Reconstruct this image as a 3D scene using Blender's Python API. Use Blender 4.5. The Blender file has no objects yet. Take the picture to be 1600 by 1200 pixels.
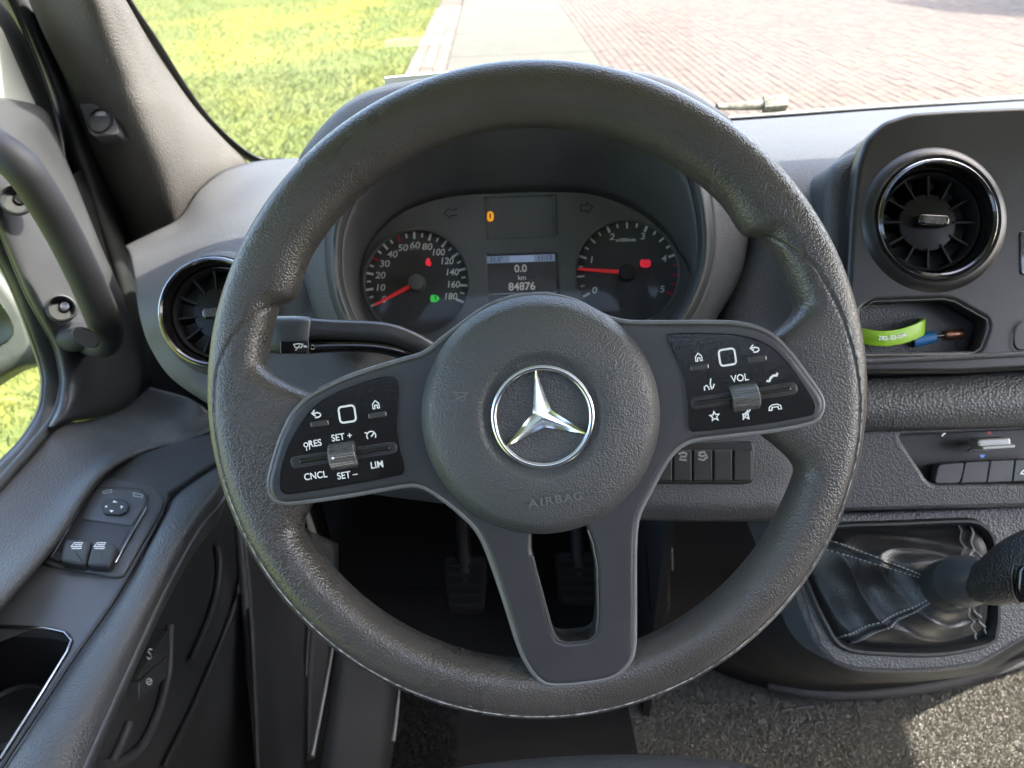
import bpy, bmesh, math, random
from mathutils import Vector, Matrix, noise
from mathutils.geometry import tessellate_polygon
random.seed(7)
rad = math.radians
SC = bpy.context.scene
COL = SC.collection

# ------------------------------------------------------------------ camera
FPX = 1186.0                         # focal length in pixels of a 1600 px wide frame
CAM = Vector((0.0, 0.0, 1.75))       # ground outside is z = 0
R3 = (Matrix.Rotation(rad(90 - 32.5), 3, 'X') @ Matrix.Rotation(rad(-2.7), 3, 'Z'))
cam_data = bpy.data.cameras.new("camera")
cam = bpy.data.objects.new("camera", cam_data)
COL.objects.link(cam)
cam.matrix_world = Matrix.Translation(CAM) @ R3.to_4x4()
cam_data.sensor_width = 36.0
cam_data.lens = 36.0 * FPX / 1600.0
cam_data.clip_start = 0.02
cam_data.clip_end = 2000.0
cam_data.dof.use_dof = True
cam_data.dof.focus_distance = 0.46
cam_data.dof.aperture_fstop = 13.0
SC.camera = cam

# ------------------------------------------------------------------ sky, sun, exposure
SUN_AZ, SUN_EL = 95.0, 50.0         # degrees clockwise from straight ahead, above the horizon
sdir = Vector((math.sin(rad(SUN_AZ)) * math.cos(rad(SUN_EL)),
               math.cos(rad(SUN_AZ)) * math.cos(rad(SUN_EL)), math.sin(rad(SUN_EL))))
world = bpy.data.worlds.new("World")
SC.world = world
world.use_nodes = True
wn = world.node_tree
sky = wn.nodes.new("ShaderNodeTexSky")
sky.sky_type = 'NISHITA'
sky.sun_disc = False
sky.sun_elevation = rad(SUN_EL)
sky.sun_rotation = rad(SUN_AZ)
sky.dust_density = 4.0
wn.links.new(sky.outputs[0], wn.nodes["Background"].inputs[0])
wn.nodes["Background"].inputs[1].default_value = 0.15
sun_d = bpy.data.lights.new("sun", 'SUN')
sun_d.energy = 2.2
sun_d.angle = rad(0.6)
sun_d.color = (1.0, 0.95, 0.86)
sun = bpy.data.objects.new("sun", sun_d)
sun.rotation_euler = sdir.to_track_quat('Z', 'Y').to_euler()
sun.location = (3, 0, 6)
COL.objects.link(sun)
SC.view_settings.view_transform = 'Standard'
SC.view_settings.look = 'None'
SC.view_settings.gamma = 1.0
SC.view_settings.use_curve_mapping = False
SC.view_settings.exposure = 3.2
SC.render.engine = 'CYCLES'
SC.cycles.use_denoising = True
SC.cycles.max_bounces = 7
SC.cycles.diffuse_bounces = 4
SC.cycles.glossy_bounces = 3
SC.cycles.use_adaptive_sampling = True
SC.cycles.adaptive_threshold = 0.02
SC.cycles.transparent_max_bounces = 12
SC.cycles.caustics_reflective = False
SC.cycles.caustics_refractive = False
SC.cycles.sample_clamp_indirect = 6.0

# ------------------------------------------------------------------ geometry helpers
def ray(u, v):
    return R3 @ Vector(((u - 800) / FPX, (600 - v) / FPX, -1.0))
def P(u, v, d):
    return CAM + ray(u, v) * d
def PX(u, v, x):
    r = ray(u, v); return CAM + r * ((x - CAM.x) / r.x)
def PY(u, v, y):
    r = ray(u, v); return CAM + r * ((y - CAM.y) / r.y)
def PZ(u, v, z):            # z measured from the camera
    r = ray(u, v); return CAM + r * (z / r.z)
WS_P = Vector((0, 1.06, 1.75 - 0.25))
WS_N = Vector((0, 1.1, 1.0)).normalized()
def PW(u, v, off=0.0):      # windscreen plane
    r = ray(u, v); t = (WS_P - CAM + WS_N * off).dot(WS_N) / r.dot(WS_N); return CAM + r * t

class Frame:
    """A plane standing in the van: its origin lies on the line of sight of a pixel at a real depth."""
    def __init__(s, u, v, d, tx=0.0, ty=0.0, tz=0.0):
        m = R3 @ Matrix.Rotation(rad(tx), 3, 'X') @ Matrix.Rotation(rad(ty), 3, 'Y') @ Matrix.Rotation(rad(tz), 3, 'Z')
        s.M = Matrix.Translation(P(u, v, d)) @ m.to_4x4()
        s.I = s.M.inverted()
        s.px = d / FPX
    def loc(s, u, v, z=0.0):
        o = s.I @ CAM; r = s.I.to_3x3() @ ray(u, v)
        t = (z - o.z) / r.z
        return o + r * t
    def l2(s, pts, z=0.0):
        return [Vector((p.x, p.y)) for p in (s.loc(a, b, z) for a, b in pts)]

class FrameW(Frame):
    """A frame given by a world matrix."""
    def __init__(s, M, px=0.0005):
        s.M = M; s.I = M.inverted(); s.px = px

WORLD = {}
def finish(me, mat, smooth, angle):
    if mat is not None:
        me.materials.append(mat)
    if smooth:
        me.shade_smooth()
        me.set_sharp_from_angle(angle=rad(angle))
def put(name, me, parent=None, M=None):
    o = bpy.data.objects.new(name, me)
    COL.objects.link(o)
    M = M if M is not None else Matrix.Identity(4)
    o.matrix_basis = M
    if parent is not None:
        o.parent = parent
        o.matrix_parent_inverse = WORLD[parent.name].inverted()
    WORLD[o.name] = M.copy()
    return o
def mk(name, verts, faces, mat, parent=None, M=None, smooth=True, angle=38):
    """M None: verts are world coordinates and the origin is moved to their middle."""
    if M is None:
        c = Vector((0, 0, 0))
        for v in verts: c += Vector(v)
        c /= max(1, len(verts))
        M = Matrix.Translation(c)
        verts = [Vector(v) - c for v in verts]
    me = bpy.data.meshes.new(name)
    me.from_pydata([tuple(v) for v in verts], [], faces)
    me.validate()
    bm = bmesh.new(); bm.from_mesh(me)
    bmesh.ops.recalc_face_normals(bm, faces=bm.faces)
    bm.to_mesh(me); bm.free()
    finish(me, mat, smooth, angle)
    return put(name, me, parent, M)
def tag(o, label=None, cat=None, group=None, kind=None):
    if label: o["label"] = label
    if cat: o["category"] = cat
    if group: o["group"] = group
    if kind: o["kind"] = kind
    return o
def thing(name, M, label, cat, group=None):
    if isinstance(M, Vector): M = Matrix.Translation(M)
    o = put(name, None, None, M)
    o.empty_display_size = 0.05
    return tag(o, label, cat, group)

def cr(pts, n, closed=False):
    """Catmull-Rom through pts, n samples even in arc length."""
    pts = [Vector(p) for p in pts]; m = len(pts); out = []
    segs = m if closed else m - 1
    k = 12
    for i in range(segs):
        if closed: a, b, c, d = (pts[(i + j - 1) % m] for j in range(4))
        else:
            b, c = pts[i], pts[i + 1]
            a = pts[i - 1] if i > 0 else b * 2 - c
            d = pts[i + 2] if i + 2 < m else c * 2 - b
        for j in range(k):
            t = j / k
            out.append(0.5 * ((2 * b) + (c - a) * t + (2 * a - 5 * b + 4 * c - d) * t * t + (3 * b - a - 3 * c + d) * t ** 3))
    if closed: out.append(out[0].copy())
    else: out.append(pts[-1].copy())
    L = [0.0]
    for i in range(1, len(out)): L.append(L[-1] + (out[i] - out[i - 1]).length)
    res = []; j = 0
    cnt = n if closed else n - 1
    for i in range(n):
        s = L[-1] * i / cnt
        while j < len(L) - 2 and L[j + 1] < s: j += 1
        w = 0 if L[j + 1] == L[j] else (s - L[j]) / (L[j + 1] - L[j])
        res.append(out[j].lerp(out[j + 1], min(1, max(0, w))))
    return res
def rowpar(pts, n):
    """Catmull-Rom even in index (keeps columns of a grid aligned)."""
    pts = [Vector(p) for p in pts]; m = len(pts); res = []
    for i in range(n):
        x = (m - 1) * i / (n - 1); k = min(int(x), m - 2); t = x - k
        b, c = pts[k], pts[k + 1]
        a = pts[k - 1] if k > 0 else b * 2 - c
        d = pts[k + 2] if k + 2 < m else c * 2 - b
        res.append(0.5 * ((2 * b) + (c - a) * t + (2 * a - 5 * b + 4 * c - d) * t * t + (3 * b - a - 3 * c + d) * t ** 3))
    return res
def loft(name, curves, mat, parent=None, nu=40, nv=6, arc=False, thick=0.003, closed=False, angle=60, disp=None, ruled=False):
    rows = [cr(c, nu, closed) if arc else rowpar(c, nu) for c in curves]
    m = len(rows); cols = []
    tot = (m - 1) * nv + 1
    for i in range(nu):
        cpts = [r[i] for r in rows]
        if ruled:
            col = []
            for k in range(tot):
                x = k / nv; a = min(int(x), m - 2); col.append(cpts[a].lerp(cpts[a + 1], x - a))
            cols.append(col)
        else: cols.append(rowpar(cpts, tot))
    verts = [cols[i][k] for k in range(tot) for i in range(nu)]
    if disp: verts = [disp(v, k / (tot - 1), i / (nu - 1)) for (v, (k, i)) in zip(verts, [(k, i) for k in range(tot) for i in range(nu)])]
    faces = []
    for k in range(tot - 1):
        for i in range(nu if closed else nu - 1):
            j = (i + 1) % nu
            faces.append((k * nu + i, k * nu + j, (k + 1) * nu + j, (k + 1) * nu + i))
    o = mk(name, verts, faces, mat, parent, None, True, angle)
    if thick:
        md = o.modifiers.new("thickness", 'SOLIDIFY'); md.thickness = thick; md.offset = 0
    return o
def inset(poly, d):
    n = len(poly); out = []
    for i in range(n):
        a, b, c = poly[i - 1], poly[i], poly[(i + 1) % n]
        e1 = (b - a); e2 = (c - b)
        if e1.length < 1e-9: e1 = e2
        if e2.length < 1e-9: e2 = e1
        n1 = Vector((-e1.y, e1.x)).normalized(); n2 = Vector((-e2.y, e2.x)).normalized()
        m = n1 + n2
        if m.length < 1e-6: m = n1
        m.normalize()
        out.append(b + m * (d / max(0.45, m.dot(n1))))
    for _ in range(12):            # edges that turned over are drawn together
        bad = False
        for i in range(n):
            j = (i + 1) % n
            if (out[j] - out[i]).dot(poly[j] - poly[i]) < -1e-12:
                q = (out[i] + out[j]) / 2; out[i] = q; out[j] = q.copy(); bad = True
        if not bad: break
    return out
def ccw(poly):
    s = sum(poly[i - 1].x * poly[i].y - poly[i].x * poly[i - 1].y for i in range(len(poly)))
    return poly if s > 0 else list(reversed(poly))
def smooth_poly(poly, n):
    return [Vector((p.x, p.y)) for p in cr([Vector((p[0], p[1], 0)) for p in poly], n, True)]
def round_poly(poly, r, seg=5):
    """polygon corners rounded by radius r (metres)"""
    n = len(poly); out = []
    for i in range(n):
        a, b, c = Vector(poly[i - 1]), Vector(poly[i]), Vector(poly[(i + 1) % n])
        rr = min(r, (a - b).length * .45, (c - b).length * .45)
        p = b + (a - b).normalized() * rr; q = b + (c - b).normalized() * rr
        for k in range(seg + 1):
            t = k / seg
            out.append(p * (1 - t) ** 2 + b * 2 * t * (1 - t) + q * t * t)
    return out
def flat_caps(o):
    for p in o.data.polygons:
        if abs(p.normal.z) > .9995: p.use_smooth = False
def slab(name, F, poly, z, thick, mat, parent=None, bevel=0.001, holes=(), segs=3, dome=None, angle=38, back=False):
    """solid plate in frame F: outline poly (local metres), front face at z, rounded front edge, optional holes"""
    poly = ccw([Vector(p) for p in poly])
    verts = []; faces = []; caps = []
    def rings(pl, sign):
        base = []
        for k in range(segs + 1):
            a = k / segs * math.pi / 2
            ins = bevel * (1 - math.sin(a)) * sign; zz = z - bevel * (1 - math.cos(a))
            ring = inset(pl, ins) if abs(ins) > 1e-9 else pl
            base.append([(p.x, p.y, zz) for p in ring])
        base.append([(p.x, p.y, z - thick) for p in pl])
        n = len(pl); st = []
        for b in base:
            st.append(len(verts)); verts.extend(b)
        for k in range(len(st) - 1):
            for i in range(n):
                j = (i + 1) % n
                f = (st[k] + i, st[k + 1] + i, st[k + 1] + j, st[k] + j)
                faces.append(f)
        caps.append((st[0], st[-1], n))
    rings(poly, 1)
    for h in holes: rings(ccw([Vector(p) for p in h]), -1)
    loops = [[Vector(verts[c[0] + i]) for i in range(c[2])] for c in caps]
    idx = [c[0] + i for c in caps for i in range(c[2])]
    idb = [c[1] + i for c in caps for i in range(c[2])]
    ncap = len(faces)
    if holes:
        for t in tessellate_polygon(loops):
            faces.append(tuple(idx[i] for i in t))
            if back: faces.append(tuple(idb[i] for i in reversed(t)))
    else:
        faces.append(tuple(idx))
        faces.append(tuple(reversed(idb)))
    if dome: verts = [(a, b, c + dome(a, b) if c > z - thick * .9 else c) for a, b, c in verts]
    o = mk(name, verts, faces, mat, parent, F.M, True, angle)
    if not dome:
        flat_caps(o)
    return o
def pocket(name, F, poly, z, depth, mat, parent=None, shrink=0.0):
    poly = ccw([Vector(p) for p in poly]); n = len(poly)
    b = inset(poly, shrink) if shrink else poly
    m = inset(poly, shrink * .8) if shrink else poly
    v = [(p.x, p.y, z) for p in poly] + [(p.x, p.y, z - depth * .9) for p in m] + [(p.x, p.y, z - depth) for p in inset(b, .0015)]
    f = []
    for k in range(2):
        for i in range(n):
            j = (i + 1) % n; f.append((k * n + i, k * n + j, (k + 1) * n + j, (k + 1) * n + i))
    f.append(tuple(range(2 * n, 3 * n)))
    o = mk(name, v, f, mat, parent, F.M, True, 40)
    flat_caps(o)
    return o
def lathe(name, F, c, prof, mat, parent=None, n=64, angle=32, sx=1.0, sy=1.0, cap=True):
    v = []; f = []
    for r, z in prof:
        for i in range(n):
            a = 2 * math.pi * i / n
            v.append((c[0] + r * sx * math.cos(a), c[1] + r * sy * math.sin(a), z))
    for k in range(len(prof) - 1):
        for i in range(n):
            j = (i + 1) % n; f.append((k * n + i, k * n + j, (k + 1) * n + j, (k + 1) * n + i))
    if cap:
        f.append(tuple(range((len(prof) - 1) * n, len(prof) * n)))
    return mk(name, v, f, mat, parent, F.M if F else None, True, angle)
def tube(name, pts, radii, mat, parent=None, n=16, M=None, flat=1.0, up=None, cap=True, angle=50, samples=None, expo=1.0):
    """swept tube; radii number or list; flat scales the second axis; pts world unless M"""
    pts = [Vector(p) for p in pts]
    if not isinstance(radii, (list, tuple)): radii = [radii] * len(pts)
    if samples:
        aug = [Vector((p.x, p.y, p.z, r)) for p, r in zip(pts, radii)]
        res = rowpar(aug, samples)
        pts = [Vector(p[:3]) for p in res]; radii = [p[3] for p in res]
    v = []; f = []; ref = Vector(up) if up is not None else None; last = None
    for i, p in enumerate(pts):
        t = (pts[min(i + 1, len(pts) - 1)] - pts[max(i - 1, 0)]).normalized()
        if ref is not None: a = ref - t * ref.dot(t)
        elif last is None: a = t.orthogonal()
        else: a = last - t * last.dot(t)
        a.normalize(); b = t.cross(a); last = a
        for k in range(n):
            w = 2 * math.pi * k / n
            cx, sy = math.cos(w), math.sin(w)
            cx = math.copysign(abs(cx) ** expo, cx); sy = math.copysign(abs(sy) ** expo, sy)
            v.append(p + a * (cx * radii[i]) + b * (sy * radii[i] * flat))
    m = len(pts)
    for i in range(m - 1):
        for k in range(n):
            j = (k + 1) % n; f.append((i * n + k, i * n + j, (i + 1) * n + j, (i + 1) * n + k))
    if cap:
        f.append(tuple(reversed(range(n)))); f.append(tuple(range((m - 1) * n, m * n)))
    return mk(name, v, f, mat, parent, M, True, angle)
def strokes(name, F, lines, w, z, mat, parent=None, px=True, closed=False, th=0.0004):
    """drawn marks: each polyline (pixels) becomes a flat ribbon of width w pixels lying at height z of the frame"""
    v = []; f = []
    W = w * F.px / 2
    for ln in lines:
        pl = F.l2(ln, z) if px else [Vector(p) for p in ln]
        n = len(pl); isc = closed or (len(ln) > 2 and tuple(ln[0]) == tuple(ln[-1]))
        if isc and tuple(ln[0]) == tuple(ln[-1]): pl = pl[:-1]; n -= 1
        if isc:
            A, B = inset(pl, W), inset(pl, -W)
        else:
            A, B = [], []
            for i in range(n):
                t = (pl[min(i + 1, n - 1)] - pl[max(i - 1, 0)]).normalized(); nn = Vector((-t.y, t.x))
                q = pl[i] + (t * W * .6 if i == n - 1 else (-t * W * .6 if i == 0 else t * 0))
                A.append(q + nn * W); B.append(q - nn * W)
        s = len(v)
        for a, b in zip(A, B):
            v += [(a.x, a.y, z), (b.x, b.y, z)]
        for i in range(n if isc else n - 1):
            j = (i + 1) % n
            f.append((s + 2 * i, s + 2 * i + 1, s + 2 * j + 1, s + 2 * j))
    return mk(name, v, f, mat, parent, F.M, False)
def text(name, s, F, u, v, h, ang, z, mat, parent=None, bold=0.0, shear=0.0, px=True, sx=1.0):
    cu = bpy.data.curves.new("t", 'FONT'); cu.body = s; cu.align_x = 'CENTER'; cu.align_y = 'CENTER'
    cu.size = h * F.px * 1.42; cu.offset = bold * F.px; cu.shear = shear; cu.extrude = 0.00005
    ob = bpy.data.objects.new("t", cu); COL.objects.link(ob)
    me = bpy.data.meshes.new_from_object(ob)
    bpy.data.objects.remove(ob); bpy.data.curves.remove(cu)
    p = F.loc(u, v, z) if px else Vector((u, v, z))
    me.name = name
    me.materials.clear(); me.materials.append(mat)
    M = F.M @ Matrix.Translation(p) @ Matrix.Rotation(rad(ang), 4, 'Z') @ Matrix.Diagonal((sx, 1, 1, 1))
    return put(name, me, parent, M)
def rect(u0, v0, u1, v1):
    return [(u0, v0), (u1, v0), (u1, v1), (u0, v1)]
def rot_px(pts, c, ang):
    a = rad(ang); ca, sa = math.cos(a), math.sin(a); out = []
    for u, v in pts:
        x, y = u, -v
        out.append((c[0] + ca * x - sa * y, c[1] - (sa * x + ca * y)))
    return out
# ------------------------------------------------------------------ materials
MATS = {}
def base_mat(name):
    m = bpy.data.materials.new(name); m.use_nodes = True
    nt = m.node_tree; b = nt.nodes["Principled BSDF"]
    MATS[name] = m
    return m, nt, b
def plain(name, col, rough=0.5, metal=0.0, emit=None, es=0.0, spec=0.5, coat=0.0):
    m, nt, b = base_mat(name)
    b.inputs["Base Color"].default_value = (*col, 1)
    b.inputs["Roughness"].default_value = rough
    b.inputs["Metallic"].default_value = metal
    b.inputs["Specular IOR Level"].default_value = spec
    b.inputs["Coat Weight"].default_value = coat
    if emit:
        b.inputs["Emission Color"].default_value = (*emit, 1); b.inputs["Emission Strength"].default_value = es
    return m
def grain(name, col, rough=0.5, cell=0.0016, depth=0.00025, vary=0.25, coat=0.0, spec=0.5, speck=0.0, strength=1.0, stretch=(1, 1, 1)):
    """moulded plastic or leather: pebble grain as relief, a little uneven wear in colour and gloss"""
    m, nt, b = base_mat(name); N = nt.nodes.new; L = nt.links.new
    tc = N("ShaderNodeTexCoord")
    mp = N("ShaderNodeMapping"); mp.inputs["Scale"].default_value = stretch
    L(tc.outputs["Object"], mp.inputs[0])
    vo = N("ShaderNodeTexVoronoi"); vo.feature = 'F1'; vo.inputs["Scale"].default_value = 1.0 / cell
    L(mp.outputs[0], vo.inputs["Vector"])
    mr = N("ShaderNodeMapRange"); mr.interpolation_type = 'SMOOTHSTEP'
    mr.inputs["From Min"].default_value = 0.15; mr.inputs["From Max"].default_value = 0.75
    mr.inputs["To Min"].default_value = 1.0; mr.inputs["To Max"].default_value = 0.0
    L(vo.outputs["Distance"], mr.inputs["Value"])
    bp = N("ShaderNodeBump"); bp.inputs["Strength"].default_value = strength; bp.inputs["Distance"].default_value = depth
    L(mr.outputs[0], bp.inputs["Height"]); L(bp.outputs[0], b.inputs["Normal"])
    big = N("ShaderNodeTexNoise"); big.inputs["Scale"].default_value = 9.0; big.inputs["Detail"].default_value = 4; big.inputs["Roughness"].default_value = 0.65
    L(tc.outputs["Object"], big.inputs["Vector"])
    rp = N("ShaderNodeMapRange"); rp.inputs["From Min"].default_value = .3; rp.inputs["From Max"].default_value = .7
    rp.inputs["To Min"].default_value = 1 - vary; rp.inputs["To Max"].default_value = 1 + vary
    L(big.outputs[0], rp.inputs["Value"])
    mu = N("ShaderNodeVectorMath"); mu.operation = 'SCALE'; mu.inputs[0].default_value = col
    L(rp.outputs[0], mu.inputs["Scale"])
    last = mu.outputs[0]
    if speck > 0:      # dust
        dn = N("ShaderNodeTexNoise"); dn.inputs["Scale"].default_value = 700; dn.inputs["Detail"].default_value = 1
        L(tc.outputs["Object"], dn.inputs["Vector"])
        dr = N("ShaderNodeMapRange"); dr.inputs["From Min"].default_value = .74; dr.inputs["From Max"].default_value = .8; dr.inputs["To Max"].default_value = speck
        L(dn.outputs[0], dr.inputs["Value"])
        mx = N("ShaderNodeMixRGB"); mx.inputs[2].default_value = (.35, .34, .32, 1)
        L(dr.outputs[0], mx.inputs[0]); L(last, mx.inputs[1]); last = mx.outputs[0]
    L(last, b.inputs["Base Color"])
    rr = N("ShaderNodeMapRange"); rr.inputs["From Min"].default_value = .3; rr.inputs["From Max"].default_value = .7
    rr.inputs["To Min"].default_value = rough - .07; rr.inputs["To Max"].default_value = rough + .07
    L(big.outputs[0], rr.inputs["Value"]); L(rr.outputs[0], b.inputs["Roughness"])
    b.inputs["Coat Weight"].default_value = coat; b.inputs["Specular IOR Level"].default_value = spec
    return m
def noisy(name, c1, c2, scale, rough=.9, bump=0.0, bdist=.002, detail=8, c3=None, scale3=1.0, lo=.35, hi=.65):
    m, nt, b = base_mat(name); N = nt.nodes.new; L = nt.links.new
    tc = N("ShaderNodeTexCoord"); nz = N("ShaderNodeTexNoise"); nz.inputs["Scale"].default_value = scale; nz.inputs["Detail"].default_value = detail
    L(tc.outputs["Object"], nz.inputs["Vector"])
    r = N("ShaderNodeValToRGB"); r.color_ramp.elements[0].position = lo; r.color_ramp.elements[1].position = hi
    r.color_ramp.elements[0].color = (*c1, 1); r.color_ramp.elements[1].color = (*c2, 1)
    L(nz.outputs[0], r.inputs[0]); last = r.outputs[0]
    if c3:
        n3 = N("ShaderNodeTexNoise"); n3.inputs["Scale"].default_value = scale3; n3.inputs["Detail"].default_value = 3
        L(tc.outputs["Object"], n3.inputs["Vector"])
        r3 = N("ShaderNodeMapRange"); r3.inputs["From Min"].default_value = .5; r3.inputs["From Max"].default_value = .68
        L(n3.outputs[0], r3.inputs["Value"])
        mx = N("ShaderNodeMixRGB"); mx.inputs[2].default_value = (*c3, 1); L(r3.outputs[0], mx.inputs[0]); L(last, mx.inputs[1]); last = mx.outputs[0]
    L(last, b.inputs["Base Color"]); b.inputs["Roughness"].default_value = rough
    if bump:
        bp = N("ShaderNodeBump"); bp.inputs["Strength"].default_value = bump; bp.inputs["Distance"].default_value = bdist
        L(nz.outputs[0], bp.inputs["Height"]); L(bp.outputs[0], b.inputs["Normal"])
    return m
def glass(name, tint=(.96, .98, .97), rough=0.0, amount=1.0):
    m = bpy.data.materials.new(name); m.use_nodes = True; nt = m.node_tree; nt.nodes.clear(); N = nt.nodes.new; L = nt.links.new
    out = N("ShaderNodeOutputMaterial"); tr = N("ShaderNodeBsdfTransparent"); gl = N("ShaderNodeBsdfGlossy"); fr = N("ShaderNodeFresnel"); mx = N("ShaderNodeMixShader")
    tr.inputs[0].default_value = (*tint, 1); gl.inputs["Roughness"].default_value = rough; fr.inputs[0].default_value = 1.3
    ml = N("ShaderNodeMath"); ml.operation = 'MULTIPLY'; ml.inputs[1].default_value = amount
    L(fr.outputs[0], ml.inputs[0]); L(ml.outputs[0], mx.inputs[0]); L(tr.outputs[0], mx.inputs[1]); L(gl.outputs[0], mx.inputs[2]); L(mx.outputs[0], out.inputs[0])
    MATS[name] = m
    return m
def fine(name, col, rough, speck=.0, vary=.2, spec=.5, cell=.0006, depth=.00005, coat=0.0):
    return grain(name, col, rough, cell, depth, vary, coat, spec, speck, .5)

leather = grain("wheel_leather", (.060, .054, .049), .30, .0013, .00016, .15, spec=.62, speck=.03)
leather_lo= grain("wheel_leather_lower", (.035, .034, .033), .40, .0012, .0003, .2, spec=.6, speck=.05)
hubmat = grain("airbag_vinyl", (.064, .064, .065), .40, .0012, .0002, .10, spec=.6, speck=.03)
satin = fine("satin_black", (.016, .016, .018), .33, .08, .2, spec=.5)
piano     = fine("gloss_black", (.006, .0055, .006), .07, .10, .2, coat=.6)
dash_m = grain("dash_plastic", (.057, .0585, .061), .60, .0016, .00018, .12, spec=.35, speck=.03)
dash_dk = grain("dash_dark_plastic", (.048, .049, .052), .48, .0016, .00018, .15, speck=.03)
pad_m = grain("dash_soft_pad", (.070, .071, .072), .48, .0023, .0004, .12, speck=.03)
console_m = grain("console_plastic", (.075, .076, .077), .50, .0021, .0004, .12, speck=.05)
door_m = grain("door_plastic", (.058, .060, .062), .43, .0019, .0003, .12, speck=.03)
door_sm = fine("door_smooth_plastic", (.048, .050, .053), .38, .04)
pillar_m = grain("pillar_plastic", (.076, .073, .068), .55, .0020, .00028, .08, speck=.01)
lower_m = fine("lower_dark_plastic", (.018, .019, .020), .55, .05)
hood_in = fine("hood_inner_black", (.052, .052, .056), .60, .08)
face_m = fine("cluster_face", (.125, .125, .13), .55, .05)
dial_m = fine("dial_black", (.055, .055, .059), .55, .04)
stack_m = fine("stack_black", (.012, .0118, .0125), .34, .25)
black     = plain("plain_black", (.012, .012, .013), .5)
rubber    = fine("rubber", (.020, .022, .022), .55, .04)
chrome = plain("chrome", (.74, .76, .79), .14, 1.0)
silver = plain("silver_plastic", (.36, .355, .34), .30, .6)
dkchrome  = plain("dark_chrome", (.30, .30, .31), .16, 1.0)
white_p = plain("white_print", (.85, .85, .83), .6)
grey_p    = plain("grey_print", (.30, .30, .30), .6)
dim_p = plain("embossed_print", (.14, .14, .142), .35)
red_p     = plain("red_print", (.55, .03, .035), .5)
red_n     = plain("needle_red", (.75, .045, .05), .45, emit=(1, .05, .06), es=.02)
lit_red = plain("lamp_red", (.8, .02, .04), .5, emit=(1, .03, .07), es=.055)
lit_green = plain("lamp_green", (.05, .6, .08), .5, emit=(.06, 1, .12), es=.032)
lit_amber = plain("lamp_amber", (.9, .35, .02), .5, emit=(1, .40, .03), es=.07)
lcd_bg    = plain("lcd_background", (.02, .02, .022), .25, emit=(.5, .5, .55), es=.002)
lcd_bar   = plain("lcd_bar", (.10, .13, .18), .3, emit=(.38, .50, .78), es=.028)
lcd_txt   = plain("lcd_text", (.35, .35, .34), .4, emit=(.9, .9, .86), es=.020)
paint_w = plain("white_paint", (.30, .32, .305), .25, coat=.5)
green_band= plain("green_silicone", (.27, .50, .012), .42)
blue_pl   = plain("blue_plastic", (.03, .16, .42), .4)
copper    = plain("copper", (.70, .33, .22), .30, .9)
boot_l = grain("boot_leather", (.024, .024, .025), .33, .0012, .00012, .2, spec=.65, speck=.02)
knob_l    = grain("knob_leather", (.018, .018, .018), .42, .0016, .00045, .1, spec=.6)
thread = plain("thread", (.34, .34, .33), .7)
worn      = noisy("worn_seam", (.10, .10, .10), (.45, .45, .43), 260, .7, lo=.4, hi=.6)
fabric = noisy("seat_fabric", (.018, .020, .022), (.040, .043, .046), 900, .95, .6, .0006)
carpet_m = noisy("carpet_backing", (.18, .172, .15), (.27, .26, .225), 380, 1.0, .7, .003)
pile_m = noisy("carpet_pile", (.24, .23, .20), (.36, .345, .305), 700, 1.0, detail=2)
pile_dk   = noisy("mat_pile", (.022, .022, .022), (.055, .055, .052), 300, 1.0)
mat_m     = noisy("floor_mat", (.012, .012, .012), (.03, .03, .03), 420, 1.0, .6, .002)
headliner = noisy("headliner", (.62, .61, .58), (.70, .69, .66), 300, .95)
ws_glass = glass("windscreen_glass", (.97, .985, .975), 0.0, .10)
side_glass = glass("side_glass", (.97, .99, .97), 0.0, .15)
frit      = plain("frit_black", (.006, .006, .006), .35)
cowl_m = noisy("cowl_dust", (.06, .06, .045), (.22, .215, .18), 70, .8)
soil_m = noisy("lawn_soil", (.065, .09, .016), (.12, .145, .024), 3.0, 1.0, .4, .02, c3=(.18, .17, .018), scale3=.5)
concrete = noisy("concrete", (.060, .056, .041), (.074, .069, .050), 4.0, .9, .1, .003)
sand_m = noisy("joint_sand", (.060, .046, .033), (.075, .058, .042), 20, 1.0)
pavers    = [noisy("paver_%s" % n, a, b, 14, .9, .2, .003) for n, a, b in
             (("rose", (.078, .055, .041), (.093, .066, .049)), ("buff", (.086, .064, .047), (.10, .075, .056)), ("brown", (.070, .050, .040), (.085, .062, .048)))]
kerb_m = noisy("kerb_brick", (.105, .087, .066), (.13, .108, .084), 12, .9, .2, .003)

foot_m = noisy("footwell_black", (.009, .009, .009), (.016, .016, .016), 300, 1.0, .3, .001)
pedal_m = plain("pedal_rubber", (.009, .009, .009), .8, spec=.2)

handle_m = fine("handle_plastic", (.030, .031, .034), .55, .03, spec=.35)
roller_m = plain("roller_metal", (.16, .16, .165), .32, .7)
bulk_m = noisy("bulkhead_grey", (.05, .05, .05), (.06, .06, .06), 40, .9)

bezel_m = fine("bezel_satin", (.040, .040, .043), .36, .05, .15)
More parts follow.
